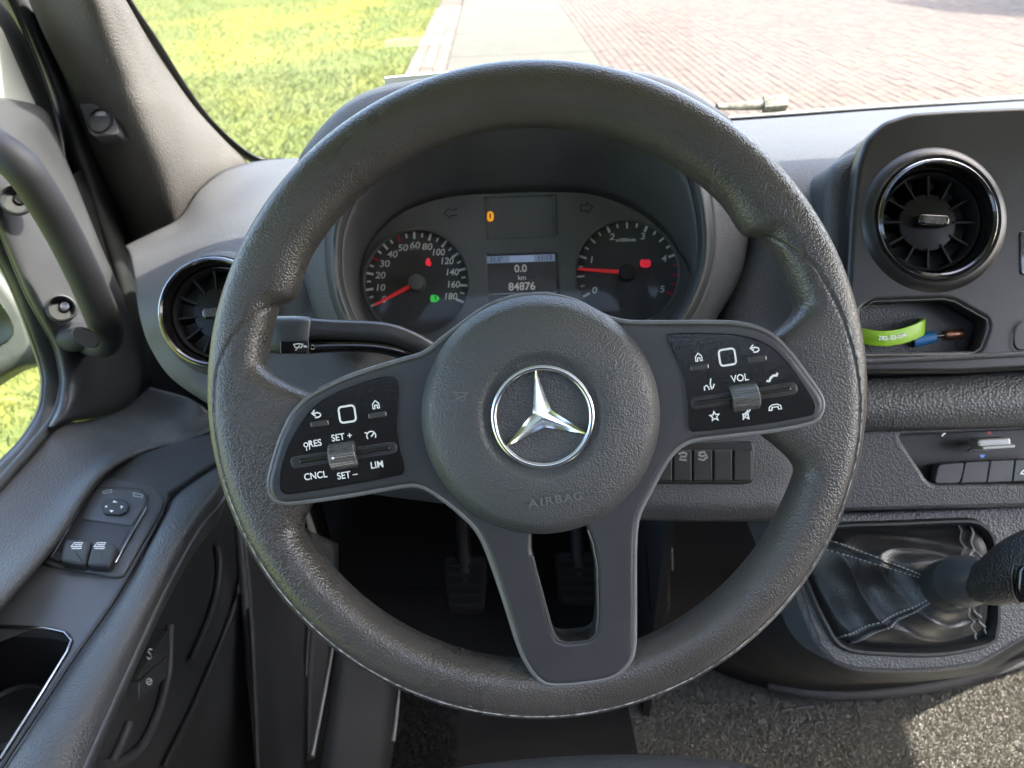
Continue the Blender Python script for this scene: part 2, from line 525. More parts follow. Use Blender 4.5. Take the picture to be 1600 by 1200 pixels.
# ------------------------------------------------------------------ outside: ground, lawn, path, paved road
def G(u, v, z=0.0):
    return PZ(u, v, -1.75 + z)
gA, gB = G(690, 0), G(640, 105)          # lawn edge
cA, cB = G(725, 0), G(697, 115)          # left edge of the concrete slabs
eA, eB = G(868, 0), G(940, 107)          # right edge of the concrete slabs
road_dir = ((cA - cB).normalized() + (eA - eB).normalized()).normalized()
road_dir.z = 0; road_dir.normalize()
side = Vector((road_dir.y, -road_dir.x, 0))
O = Vector((cB.x, cB.y, 0))
def lat(p): return (Vector((p.x, p.y, 0)) - O).dot(side)
def rp(s, t, z=0.0):                      # s along the road, t to the right of the slab edge
    q = O + road_dir * s + side * t; return Vector((q.x, q.y, z))
t_lawn = (lat(gA) + lat(gB)) / 2; t_slab = 0.0; t_road = (lat(eA) + lat(eB)) / 2
ground = mk("ground", [rp(-60, -120, -.03), rp(-60, 120, -.03), rp(400, 120, -.03), rp(400, -120, -.03)], [(0, 1, 2, 3)], soil_m, None, None, False)
tag(ground, kind="structure")
# lawn: soil sheet, blades of grass, yellow flowers
lawn_o = mk("lawn", [rp(-14, -60, 0), rp(-14, t_lawn - .01, 0), rp(60, t_lawn - .01, 0), rp(60, -60, 0)], [(0, 1, 2, 3)], soil_m, None, None, False)
tag(lawn_o, kind="structure")
def blades(name, n, area, h0, h1, w, mat, lab, cat, cluster=None):
    v = []; f = []
    for i in range(n):
        if cluster:
            c = random.choice(cluster); s = random.gauss(c[0], c[2]); t = random.gauss(c[1], c[3])
        else:
            s = area[0] + (area[1] - area[0]) * random.random(); t = area[2] + (area[3] - area[2]) * random.random()
        if t > t_lawn + .06 * random.random(): continue
        p = rp(s, t, 0); a = random.random() * 6.283; h = h0 + (h1 - h0) * random.random()
        d = Vector((math.cos(a), math.sin(a), 0)); l = Vector((random.gauss(0, .35), random.gauss(0, .35), 1)) * h
        k = len(v)
        v += [p - d * w, p + d * w, p + l * .6 + d * w * .7, p + l + Vector((l.x, l.y, -h * .1)) * .6]
        f += [(k, k + 1, k + 2), (k, k + 2, k + 3)]
    o = mk(name, v, f, mat, None, None, False)
    return tag(o, lab, cat, None, "stuff")
grass_m = noisy("grass_blade", (.096, .120, .034), (.135, .157, .045), 6.0, .6, c3=(.168, .167, .040), scale3=.55)
flower_m = plain("dandelion_yellow", (.75, .60, .02), .6)
blades("grass", 150000, (0.5, 14, t_lawn - 10, t_lawn + .05), .02, .06, .003, grass_m, "sunlit yellow green lawn seen through the windscreen", "grass")
blades("verge_grass", 40000, (-8.5, 0.5, t_lawn - 3.5, t_lawn + .0), .03, .08, .003, grass_m, "sunlit lawn below the driver's side window", "grass")
cl = [(random.uniform(2, 9), t_lawn - random.uniform(1.2, 4.5), .5, .35) for _ in range(9)]
v = []; f = []
for i in range(2200):
    c = random.choice(cl); p = rp(random.gauss(c[0], c[2]), min(t_lawn - .2, random.gauss(c[1], c[3])), random.uniform(.05, .10)); r = random.uniform(.007, .013); k = len(v)
    for j in range(6):
        v.append(p + Vector((math.cos(j * 1.047) * r, math.sin(j * 1.047) * r, random.uniform(-.004, .004))))
    f.append(tuple(range(k, k + 6)))
tag(mk("dandelions", v, f, flower_m, None, None, False), "yellow flowers scattered in drifts over the lawn", "flowers", None, "stuff")
# brick edging between lawn and slabs: single bricks
joint = mk("paving_bed", [rp(-8, t_lawn, .012), rp(-8, 30, .012), rp(40, 30, .012), rp(40, t_lawn, .012)], [(0, 1, 2, 3)], sand_m, None, None, False)
tag(joint, kind="structure")
def brick_mesh(name, a, b, h, mat, bev=.006):
    bm = bmesh.new(); bmesh.ops.create_cube(bm, size=1)
    for q in bm.verts: q.co = Vector((q.co.x * a, q.co.y * b, q.co.z * h - h / 2))
    top = [e for e in bm.edges if all(w.co.z > -h * .1 for w in e.verts)]
    bmesh.ops.bevel(bm, geom=top, offset=bev, segments=1, affect='EDGES')
    me = bpy.data.meshes.new(name); bm.to_mesh(me); bm.free(); me.materials.append(mat); return me
yaw = math.atan2(-road_dir.x, road_dir.y)
RZ = Matrix.Rotation(yaw, 4, 'Z')
kw = (t_slab - t_lawn)
kerb = mk("brick_edging", [rp(-2, t_lawn + .004, .014), rp(-2, -.004, .014), rp(14, -.004, .014), rp(14, t_lawn + .004, .014)], [(0, 1, 2, 3)], sand_m, None, None, False)
tag(kerb, kind="structure")
nk = 3; bw = kw / nk
kme = [brick_mesh("edging_brick", bw - .012, .21 - .012, .06, m) for m in (kerb_m, pavers[1])]
for r in range(nk):
    for k in range(34):
        s = -.5 + .21 * (k + .5 * (r % 2))
        put("brick", random.choice(kme), kerb, Matrix.Translation(rp(s, t_lawn + bw * (r + .5), .048 + random.uniform(-.004, .004))) @ RZ)
# concrete slabs
jv = [7, 27, 54.5, 92.5]
js = sorted((G(800, y) - O).dot(road_dir) for y in jv)
gap = (js[-1] - js[0]) / 3
walk = mk("concrete_path", [rp(js[0] - 3 * gap, 0, .016), rp(js[0] - 3 * gap, t_road, .016), rp(js[-1] + 4 * gap, t_road, .016), rp(js[-1] + 4 * gap, 0, .016)], [(0, 1, 2, 3)], sand_m, None, None, False)
tag(walk, kind="structure")
sme = brick_mesh("slab", t_road - .012, gap - .018, .06, concrete, .008)
for k in range(-3, 7):
    put("slab", sme, walk, Matrix.Translation(rp(js[0] + gap * (k + .5), t_road / 2, .055)) @ RZ)
# paved road: rows of pavers parallel to the road
road = mk("paved_road", [rp(-7, t_road + .001, .014), rp(-7, 24, .014), rp(30, 24, .014), rp(30, t_road + .001, .014)], [(0, 1, 2, 3)], sand_m, None, None, False)
tag(road, kind="structure")
pme = [brick_mesh("paver", .1 - .006, .2 - .006, .06, m, .004) for m in pavers]
cells = []
MI = R3.transposed()
for r in range(150):
    for k in range(-30, 75):
        p = rp(.2 * (k + .5 * (r % 2)), t_road + .05 + .1 * r, .045)
        q = MI @ (p - CAM)
        if q.z > -.5: continue
        u = 800 + FPX * q.x / -q.z; w = 600 - FPX * q.y / -q.z
        if -60 < w < 235 and 820 < u < 1680:
            vis = w > 0 and u < 1600 and w < (165 if u > 1150 else 95 + max(0, (u - 900)) * .3)
            cells.append((vis, -q.z, p))
cells.sort(key=lambda c: (not c[0], c[1]))
for c in cells[:300]:
    put("paver", random.choice(pme), road, Matrix.Translation(c[2] + Vector((0, 0, random.uniform(-.003, .003)))) @ RZ)
def joined(name, cells, parent):
    v = []; f = []; mi = []
    a, b, h = .047, .097, .05
    for c in cells:
        p = c[2] + Vector((0, 0, random.uniform(-.003, .003))); k = len(v)
        for (x, y, z) in ((-a, -b, -h), (a, -b, -h), (a, b, -h), (-a, b, -h), (-a, -b, -.003), (a, -b, -.003), (a, b, -.003), (-a, b, -.003),
                          (-a + .004, -b + .004, 0), (a - .004, -b + .004, 0), (a - .004, b - .004, 0), (-a + .004, b - .004, 0)):
            v.append(p + side * x + road_dir * y + Vector((0, 0, z)))
        f += [(k, k + 1, k + 5, k + 4), (k + 1, k + 2, k + 6, k + 5), (k + 2, k + 3, k + 7, k + 6), (k + 3, k, k + 4, k + 7),
              (k + 4, k + 5, k + 9, k + 8), (k + 5, k + 6, k + 10, k + 9), (k + 6, k + 7, k + 11, k + 10), (k + 7, k + 4, k + 8, k + 11), (k + 8, k + 9, k + 10, k + 11)]
        mi += [random.randrange(3)] * 9
    o = mk(name, v, f, None, parent, None, False)
    for m in pavers: o.data.materials.append(m)
    o.data.polygons.foreach_set("material_index", mi)
    return tag(o, kind="stuff")
joined("pavers", cells[300:], road)

# ------------------------------------------------------------------ unseen shell of the cab (roof, rear wall, far door), shaped to steer light inside
def quadsheet(name, pts, mat, thick=.03, parent=None):
    o = mk(name, pts, [tuple(range(len(pts)))], mat, parent, None, False)
    md = o.modifiers.new("thickness", 'SOLIDIFY'); md.thickness = thick; md.offset = 0
    return o
def cz(x, y, z): return Vector((x, y, 1.75 + z))
HY, HZ = .64, .225
roof = quadsheet("cab_roof", [cz(-.95, HY, HZ), cz(1.55, HY, HZ), cz(1.55, -.14, .34), cz(-.95, -.14, .34)], headliner)  # stops short behind the camera so skylight reaches the inside
tag(roof, kind="structure")
rear = quadsheet("cab_rear_wall", [cz(-.95, -.85, -1.0), cz(1.55, -.85, -1.0), cz(1.55, -.85, .80), cz(-.95, -.85, .80)], bulk_m)  # raised and dark to keep sky reflections off the switch pads
tag(rear, kind="structure")
far = quadsheet("cab_far_side", [cz(1.38, -.8, -1.02), cz(1.38, 1.15, -1.02), cz(1.38, 1.15, -.30), cz(1.38, -.8, -.30)], lower_m)
tag(far, kind="structure")
far2 = quadsheet("cab_far_pillar", [cz(1.38, 1.15, -.30), cz(1.30, .66, .22), cz(1.30, .54, .23), cz(1.38, .86, -.30)], lower_m)
tag(far2, kind="structure")

# unseen caster right of the frame, shaped from the shadow it throws on the pavers
gh = 4.6; hd_ = Vector((sdir.x, sdir.y, 0)) / sdir.z * gh
foot = [G(u, v) + hd_ for u, v in ((1370, 6), (1480, 25), (1600, 33), (1800, 42), (1800, -6), (1600, 0), (1480, 3))]
nf = len(foot)
caster = mk("shadow_caster", [Vector((p.x, p.y, z)) for z in (0, gh) for p in foot], [tuple(range(nf, 2 * nf))] + [(i, (i + 1) % nf, nf + (i + 1) % nf, nf + i) for i in range(nf)], kerb_m, None, None, False)
tag(caster, kind="structure")
# ------------------------------------------------------------------ windscreen, dashboard
ws = thing("windscreen", WS_P, "large windscreen in front of the dashboard with black edge band", "windscreen")
def wpt(x, y, off=0.0):
    z = WS_P.z + (1.06 - y) * 1.1
    return Vector((x, y, z)) + WS_N * off
edge_g = [(157, -60), (194, 0), (229, 60), (268, 120), (306, 172), (352, 222), (384, 252)]
pv = [wpt(-.30, 1.16, .006), wpt(1.36, 1.16, .006), wpt(1.28, .63, .006)] + [wpt(-.36, .63, .006)] + [PW(u, v, .006) for u, v in edge_g]
gl = mk("pane", pv, [tuple(range(len(pv)))], ws_glass, ws, None, False)
edge_l = [(186, -40), (198, 0), (243, 68), (288, 140), (327, 192), (372, 234), (405, 252), (440, 252)]
a = [PW(u - 4, v + 3, .004) for u, v in edge_l]; b_ = [PW(u + 5, v - 4, .004) for u, v in edge_l]
loft("edge_band", [a, b_], frit, ws, 60, 2, thick=.003)
fr = [(1120, 190), (1250, 181), (1400, 170), (1600, 158), (1720, 151)]
loft("lower_band", [[PW(u, v + 6, .002) for u, v in fr], [PW(u, v - 4, .006) for u, v in fr]], frit, ws, 20, 2, thick=.002)

dash = thing("dashboard", P(840, 600, .66), "dark grey grained plastic dashboard behind the steering wheel", "dashboard")
L3 = lambda rows: [[P(*q) for q in r] for r in rows]
rows = [
 [(196, 386, .93), (238, 365, .93), (281, 341, .96), (310, 299, .99), (350, 268, 1.02), (400, 254, 1.05), (470, 248, 1.05), (560, 242, 1.05)],
 [(204, 400, .83), (245, 387, .82), (293, 365, .83), (335, 333, .86), (382, 303, .90), (430, 288, .91), (480, 285, .91), (540, 282, .93)],
 [(212, 440, .73), (255, 425, .71), (300, 405, .70), (350, 380, .71), (400, 358, .73), (450, 345, .75), (480, 342, .76), (505, 340, .80)],
 [(222, 500, .685), (260, 480, .665), (300, 465, .655), (360, 450, .65), (420, 440, .65), (470, 430, .65), (490, 430, .67), (508, 430, .74)],
 [(240, 548, .68), (275, 535, .66), (320, 520, .652), (370, 515, .645), (420, 510, .64), (480, 505, .64), (510, 505, .65), (535, 505, .73)],
 [(272, 592, .67), (300, 590, .655), (330, 590, .65), (380, 590, .64), (430, 588, .63), (490, 588, .625), (550, 592, .62), (660, 600, .62)],
 [(335, 634, .67), (345, 642, .66), (360, 652, .65), (400, 668, .64), (450, 682, .63), (500, 692, .62), (560, 702, .61), (660, 720, .61)],
 [(350, 644, .72), (360, 654, .72), (375, 664, .72), (405, 690, .70), (450, 712, .68), (500, 730, .67), (560, 745, .66), (660, 760, .66)]]
loft("side_panel", L3(rows), dash_m, dash, 70, 8)
rows = [
 [(1100, 194, 1.03), (1140, 191, 1.03), (1240, 184, 1.03), (1345, 176, 1.03), (1450, 169, 1.03), (1720, 152, 1.03)],
 [(1105, 212, .88), (1140, 208, .87), (1240, 200, .87), (1345, 193, .87), (1450, 186, .87), (1720, 172, .87)],
 [(1125, 243, .78), (1160, 240, .72), (1240, 236, .71), (1345, 230, .71), (1450, 226, .71), (1720, 215, .71)],
 [(1138, 300, .74), (1168, 300, .66), (1240, 300, .645), (1345, 300, .64), (1450, 300, .64), (1720, 300, .64)],
 [(1135, 400, .73), (1168, 400, .655), (1240, 400, .635), (1345, 400, .63), (1450, 400, .63), (1720, 400, .63)],
 [(1090, 500, .72), (1140, 500, .645), (1240, 500, .63), (1345, 500, .625), (1450, 500, .625), (1720, 500, .625)],
 [(1040, 590, .63), (1140, 590, .622), (1240, 590, .618), (1345, 590, .615), (1450, 590, .615), (1720, 590, .615)]]
loft("centre_panel", L3(rows), dash_m, dash, 60, 8)
us = [440, 560, 700, 850, 1000, 1130, 1240, 1290, 1330]
def rowu(vs, ds): return [P(u, v, d) for u, v, d in zip(us, vs, ds)]
loft("lower_panel", [
  rowu([592, 592, 600, 600, 600, 592, 585, 585, 585], [.635, .62, .615, .615, .615, .62, .624, .635, .66]),
  rowu([660, 668, 680, 685, 680, 675, 668, 668, 668], [.63, .612, .605, .603, .603, .606, .614, .63, .66]),
  rowu([715, 730, 745, 750, 752, 752, 750, 748, 745], [.63, .612, .605, .603, .603, .606, .613, .63, .66]),
  rowu([735, 758, 775, 790, 797, 800, 800, 799, 797], [.64, .622, .612, .606, .604, .606, .614, .63, .66]),
  rowu([742, 766, 785, 802, 810, 812, 812, 811, 808], [.68, .66, .65, .64, .635, .64, .65, .65, .65]),
  rowu([735, 758, 777, 792, 798, 800, 800, 799, 797], [.85, .83, .82, .80, .80, .80, .82, .82, .82])], dash_dk, dash, 70, 7)
# cowl round the instruments
H0 = [(592, 540), (566, 480), (562, 425), (583, 372), (630, 330), (700, 307), (780, 301), (860, 299), (930, 304), (1002, 333), (1052, 380), (1080, 430), (1077, 480), (1045, 520)]
H2 = [(578, 540), (545, 475), (533, 410), (543, 340), (590, 260), (670, 197), (760, 168), (860, 156), (950, 164), (1030, 208), (1073, 275), (1090, 350), (1089, 410), (1068, 470), (1036, 518)]
H3 = [(560, 548), (524, 482), (512, 410), (520, 330), (567, 245), (657, 172), (757, 142), (860, 131), (960, 139), (1047, 187), (1096, 265), (1113, 350), (1110, 420), (1086, 485), (1052, 530)]
H4 = [(520, 548), (486, 482), (468, 400), (461, 320), (467, 254), (487, 220), (523, 178), (560, 151), (600, 136), (653, 126), (760, 113), (860, 108), (973, 112), (1017, 117), (1053, 128), (1090, 150), (1117, 170), (1143, 192), (1160, 255), (1168, 330), (1166, 385), (1152, 440), (1112, 505), (1080, 540)]
H5 = [(530, 540), (497, 470), (482, 400), (480, 330), (500, 285), (540, 230), (600, 190), (680, 168), (760, 160), (860, 155), (960, 157), (1040, 168), (1095, 195), (1125, 230), (1140, 280), (1145, 340), (1140, 390), (1120, 440), (1085, 500), (1060, 535)]
pd = lambda pts, d: [P(u, v, d) for u, v in pts]
loft("cowl_inner", [pd(H0, .70), pd(H2, .612)], hood_in, dash, 90, 8, arc=True, ruled=True, thick=.002)
loft("cowl_lip", [pd(H2, .612), pd([((a[0] + b[0]) / 2, (a[1] + b[1]) / 2) for a, b in zip(cr([(*p, 0) for p in H2], 30), cr([(*p, 0) for p in H3], 30))], .603), pd(H3, .612)], rubber, dash, 90, 5, arc=True, thick=.002)
loft("cowl_outer", [pd(H3, .613), pd(H4, .655), pd(H5, .80)], dash_m, dash, 100, 10, arc=True, thick=.002)
crease = thing("label_reflection", PW(640, 128), "label reflection built as a pale card at the foot of the windscreen beyond the cowl", "card")  # a label's reflection at the glass, built as a pale sheet
cq = [PW(601, 121, -.02), PW(700, 112, -.02), PW(702, 145, -.03), PW(602, 152, -.03)]
quadsheet("reflection", cq, plain("reflection_pale", (.80, .82, .76), .8), .002, crease)
# soft pad to the right, climate panel below it
us = [1180, 1300, 1420, 1540, 1720]
rowv = lambda vs, d: [P(u, v, d) for u, v in zip(us, vs)]
loft("soft_pad", [rowv([592, 590, 586, 580, 572], .640), rowv([597, 595, 591, 585, 577], .605), rowv([612, 610, 607, 602, 594], .594), rowv([640, 638, 636, 632, 626], .590),
                  rowv([662, 660, 659, 656, 650], .594), rowv([672, 670, 669, 666, 660], .604), rowv([674, 672, 671, 668, 662], .64)], pad_m, dash, 50, 6)
CL = Frame(1480, 730, .612)
slab("climate_fascia", CL, CL.l2([(1190, 672), (1300, 670), (1420, 668), (1540, 664), (1720, 656), (1720, 787), (1600, 793), (1400, 798), (1190, 803)]), 0, .05, dash_dk, dash, .004,
     holes=[round_poly(CL.l2([(1405, 681), (1470, 678), (1720, 667), (1720 - 2, 751), (1600, 755), (1462, 756), (1450, 750)]), .004)])
pocket("climate_recess", CL, round_poly(CL.l2([(1404, 680), (1470, 677), (1720, 666), (1720, 752), (1600, 756), (1462, 757), (1449, 751)]), .004), -.003, .012, black, dash)

# heater control unit in that recess
ht = thing("heater_controls", CL.M @ Matrix.Translation(CL.loc(1540, 710)), "black heater control strip with silver toggle below the soft pad", "control panel")
bz = -.004
def qpoly(F, pts, r=.0015, z=0): return round_poly(F.l2(pts, z), r, 4)
tops = [(1466, 726), (1508, 722), (1547.5, 720), (1586.5, 718.5), (1625, 717)]
bots = [(1459, 756), (1501, 755), (1542, 754), (1582, 752.5), (1622, 751)]
for i in range(4):
    q = [(tops[i][0] + .7, tops[i][1]), (tops[i + 1][0] - .7, tops[i + 1][1]), (bots[i + 1][0] - .7, bots[i + 1][1]), (bots[i][0] + .7, bots[i][1])]
    slab("button", CL, qpoly(CL, q, .0035 if i == 0 else .0006), bz + .004, .008, door_sm, ht, .0008)
tb = slab("temperature_toggle", CL, qpoly(CL, [(1518, 685), (1569, 682), (1571, 697), (1520, 700)], .0025), bz + .012, .012, silver, ht, .0015)
slab("toggle_lip", CL, qpoly(CL, [(1520, 695.5), (1571, 692.5), (1571, 698), (1521, 701)], .001), bz + .016, .010, silver, tb, .0008)
slab("toggle_base", CL, qpoly(CL, [(1512, 706), (1520, 701), (1563, 699), (1557, 705)], .001), bz + .003, .003, dkchrome, ht, .0006)
mk("warm_arrow", [CL.loc(u, v, bz + .0012) for u, v in ((1542, 678), (1550, 678), (1546.5, 673))], [(0, 1, 2)], red_p, ht, CL.M, False)
mk("cool_arrow", [CL.loc(u, v, bz + .0012) for u, v in ((1531, 710.5), (1539.5, 710), (1537, 715.5), (1533, 715.5))], [(0, 1, 2, 3)], plain("blue_print", (.10, .28, .65), .5), ht, CL.M, False)
strokes("fan_mark", CL, [[(1472, 681), (1477, 676.5)]], 2.6, bz + .0012, white_p, ht)
strokes("vehicle_mark", CL, [[(1595, 740), (1599, 735), (1604, 738), (1604, 741), (1595, 740)]], 2, bz + .0045, white_p, ht)

# switch block under the right wheel spoke
SW = Frame(1100, 725, .600)
sw = thing("switch_block", SW.M, "black row of rocker switches under the right spoke, left end hidden", "switch panel")
slab("housing", SW, qpoly(SW, [(930, 695), (1070, 688), (1176, 690), (1180, 700), (1179, 752), (1168, 757), (930, 757)], .003), .0, .03, black, sw, .002)
for i, (u0, u1) in enumerate(((925, 956), (958, 988.5), (990, 1019), (1021, 1049.5), (1051, 1080), (1082, 1112), (1114, 1143), (1145, 1174))):
    slab("rocker", SW, qpoly(SW, [(u0, 704 - i * .15), (u1, 703.5 - i * .15), (u1, 751), (u0, 751)], .0018 if i == 7 else .0008), .0025, .004, lower_m, sw, .0012)
strokes("symbol", SW, [[(1061, 709), (1068, 707), (1073, 709), (1071, 714), (1064, 713), (1062, 718), (1072, 719)]], 3.2, .0029, grey_p, sw)
strokes("symbol", SW, [[(1092, 708), (1100, 706), (1104, 711), (1097, 713), (1092, 711)], [(1092, 717), (1099, 719), (1105, 714)]], 3.2, .0029, grey_p, sw)

# centre stack
CS = Frame(1460, 380, .585)
panel = [(1323, 585), (1321, 520), (1323, 470), (1330, 340), (1339, 262), (1354, 216), (1383, 188), (1425, 174), (1500, 169), (1640, 163), (1720, 160), (1720, 572), (1500, 584)]
slab("stack_flank", CS, round_poly(CS.l2([(1296, 585), (1290, 500), (1290, 330), (1293, 278), (1303, 254), (1330, 236), (1380, 216), (1720, 200), (1720, 574)], -.022), .012), -.022, .08, dash_dk, dash, .010, segs=5)
slab("stack_block", CS, round_poly(CS.l2([(1328, 585), (1325, 520), (1326, 470), (1333, 340), (1342, 264), (1357, 218), (1386, 190), (1427, 176), (1500, 171), (1720, 162), (1720, 573)], -.006), .01), -.0065, .07, dash_dk, dash, .002,
     holes=[[CS.loc(1461, 346).to_2d() + Vector((math.cos(k * .1309), math.sin(k * .1309))) * .0452 for k in range(48)], round_poly(CS.l2([(1340, 480), (1362, 468), (1478, 464), (1496, 468), (1547, 497), (1550, 512), (1539, 549), (1520, 556), (1340, 558)], -.006), .005)])
tray = [(1347, 484), (1366, 472), (1474, 468), (1492, 472), (1541, 500), (1543, 512), (1532, 543), (1522, 549), (1349, 551)]
ring = [CS.loc(1461, 346).to_2d() + Vector((math.cos(k * .1309), math.sin(k * .1309))) * .0445 for k in range(48)]
slab("stack_fascia", CS, round_poly(CS.l2(panel), .006), 0, .012, stack_m, dash, .0045, holes=[ring, round_poly(CS.l2(tray), .004)], segs=4)
pocket("tray_recess", CS, round_poly(CS.l2([(1345, 482), (1365, 470), (1475, 466), (1493, 470), (1543, 499), (1545, 512), (1534, 545), (1523, 551), (1347, 553)], -.005), .004), -.005, .05, stack_m, dash, .006)
strokes("tray_rim", CS, [[(1346, 540), (1346, 484), (1365, 471), (1474, 467), (1492, 471), (1542, 499), (1544.5, 512), (1533, 544), (1522, 550.5), (1350, 552)]], 2.2, .0006, dash_m, dash)
tube("tray_lip", [CS.M @ CS.loc(u, v, .002) for u, v in ((1335, 566), (1420, 562), (1500, 558.5), (1600, 553.5), (1720, 548))], .0022, dash_m, dash, 10)
rb = slab("round_button", CS, round_poly(CS.l2([(1582, 520), (1592, 501), (1640, 499), (1640, 545), (1584, 548)]), .006), .0012, .003, stack_m, dash, .0008)
strokes("button_gap", CS, [[(1601, 501), (1592, 503), (1583, 522), (1582, 540), (1586, 548), (1601, 548)]], 1.6, .0016, dash_m, dash)
slab("screen_edge", CS, round_poly(CS.l2([(1592, 362), (1720, 356), (1720, 424), (1594, 430)]), .003), .0012, .003, piano, dash, .0008)

# round air vents
vent_blk = plain("vent_black", (.006, .006, .0065), .30, spec=.2)
def vent(F, R, label):
    v = thing("air_vent", F.M, label, "air vent", "round turbine air vents in the dashboard")
    lathe("outer_ring", F, (0, 0), [(R * .985, -.012), (R, .000), (R * .995, .0035), (R * .96, .0052), (R * .93, .004), (R * .90, -.001), (R * .86, -.010)], piano, v, 72, cap=False)
    lathe("bright_edge", F, (0, 0), [(R * 1.012, -.003), (R * 1.03, .001), (R * 1.012, .0035), (R * .995, .004)], dkchrome, v, 72, cap=False)
    lathe("inner_ring", F, (0, 0), [(R * .86, -.012), (R * .845, -.0065), (R * .825, -.006), (R * .80, -.009), (R * .79, -.022)], satin, v, 72, cap=False)
    lathe("duct", F, (0, 0), [(R * .80, -.014), (R * .76, -.040), (.001, -.040)], black, v, 40)
    lathe("hub_disc", F, (0, 0), [(R * .50, -.018), (R * .50, -.0125), (R * .485, -.0115), (R * .2, -.010), (.0005, -.010)], vent_blk, v, 48)
    for k in range(12):
        a = k * math.pi / 6 + .05
        d = Vector((math.cos(a), math.sin(a))); n = Vector((-d.y, d.x)); q = []
        for r, s in ((R * .44, .0007), (R * .80, .0010)):
            q += [d * r + n * s, d * r - n * s]
        tw = .006
        vs = [(q[0].x, q[0].y, -.010), (q[1].x, q[1].y, -.010), (q[3].x, q[3].y, -.010), (q[2].x, q[2].y, -.010)]
        sh = n * tw
        vs += [(x + sh.x, y + sh.y, -.028) for x, y, z in vs]
        mk("fin", vs, [(0, 1, 2, 3), (0, 4, 5, 1), (1, 5, 6, 2), (2, 6, 7, 3), (3, 7, 4, 0), (4, 7, 6, 5)], vent_blk, v, F.M, False)
    knob = [Vector((x, y)) for x, y in ((-R * .27, -R * .10), (R * .27, -R * .10), (R * .27, R * .10), (-R * .27, R * .10))]
    kb = slab("thumb_grip", F, round_poly(knob, R * .1, 8), -.001, .01, piano, v, .002)
    slab("grip_insert", F, round_poly([p * .72 for p in knob], R * .07, 6), -.0006, .002, grain("grip_rubber", (.03, .03, .032), .5, .0012, .0006, .1), kb, .0004)
    return v
VR = Frame(1462, 343, .583, 0, 0, -3)
vent(VR, .0452, "round glossy black air vent in the centre stack above the tray")
VL = Frame(336, 488, .632, 0, 0, 5)
vent(VL, .0452, "round glossy black air vent at the left end half behind the wheel rim")
lathe("vent_collar", VR, (0, 0), [(.056, -.002), (.053, .0012), (.049, .0025), (.0465, .001)], stack_m, dash, 72, cap=False)
lathe("vent_collar", VL, (0, 0), [(.055, -.022), (.051, -.006), (.0475, -.001), (.0455, -.002)], dash_m, dash, 72, cap=False)

# silicone band and cable connector lying in the tray
wb = thing("wristband", CS.M @ Matrix.Translation(CS.loc(1400, 520, -.02)), "lime green silicone wristband with white print lying in the tray", "wristband")
path = [(1335, 506, -.040), (1360, 503, -.042), (1385, 506, -.041), (1410, 509, -.037), (1430, 509, -.028), (1440, 508, -.020), (1443, 510, -.013), (1438, 514, -.0085), (1425, 520, -.006), (1405, 526, -.0045), (1380, 529, -.004), (1358, 527, -.006), (1338, 522, -.010), (1325, 515, -.018), (1322, 508, -.030)]
pts = [CS.loc(u, v, z) for u, v, z in path]
pp = cr(pts, 80, True); vv = []; ff = []
W2, T2 = .0058, .0011
for i, p in enumerate(pp):
    t = (pp[(i + 1) % 80] - pp[i - 1]).normalized(); upv = Vector((.0, 1, .12)); upv = (upv - t * upv.dot(t)).normalized(); nn = t.cross(upv)
    for (a, b) in ((-1, -.8), (-1, .8), (-.9, 1), (.9, 1), (1, .8), (1, -.8), (.9, -1), (-.9, -1)):
        vv.append(p + upv * (a * W2) + nn * (b * T2))
for i in range(80):
    for k in range(8):
        j = (i + 1) % 80; l = (k + 1) % 8; ff.append((i * 8 + k, i * 8 + l, j * 8 + l, j * 8 + k))
mk("band", vv, ff, green_band, wb, CS.M, True, 60)
for i, ch in enumerate("4460-323-2077"):
    k = 43 + i * .82; idx = int(k)
    p = pp[idx % 80].lerp(pp[(idx + 1) % 80], k - idx)
    # print faces the viewer on the outside of the front arc
    q = CS.M @ p; 
    u_ = R3.transposed() @ (q - CAM); uu = 800 + FPX * u_.x / -u_.z; ww = 600 - FPX * u_.y / -u_.z
    t = (pp[(idx + 1) % 80] - pp[idx - 1]); ang = math.degrees(math.atan2(-t.y, -t.x))
    text("print", ch, CS, uu, ww, 6.5, ang, p.z + .0020, white_p, wb, .1)
cn = thing("cable_connector", CS.M @ Matrix.Translation(CS.loc(1480, 522, -.02)), "blue cable end with copper coloured ferrule lying in the tray", "cable")
cp = lambda u, v, z: CS.M @ CS.loc(u, v, z)
tube("blue_grip", [cp(1425, 534, -.020), cp(1440, 530, -.020), cp(1459, 526, -.020)], [.0048, .0052, .0048], blue_pl, cn, 12)
tube("blue_sleeve", [cp(1455, 517, -.030), cp(1475, 516, -.030)], .0032, blue_pl, cn, 12)
tube("rod", [cp(1458, 526, -.021), cp(1478, 523.5, -.021)], .0014, dkchrome, cn, 10)
tube("ferrule", [cp(1476, 524, -.021), cp(1478, 523.7, -.021), cp(1502, 521.5, -.021), cp(1505, 521, -.021)], [.0034, .0042, .0042, .0034], copper, cn, 16)
tube("clear_cap", [cp(1476, 516, -.030), cp(1503, 514, -.030)], .0028, dkchrome, cn, 12)

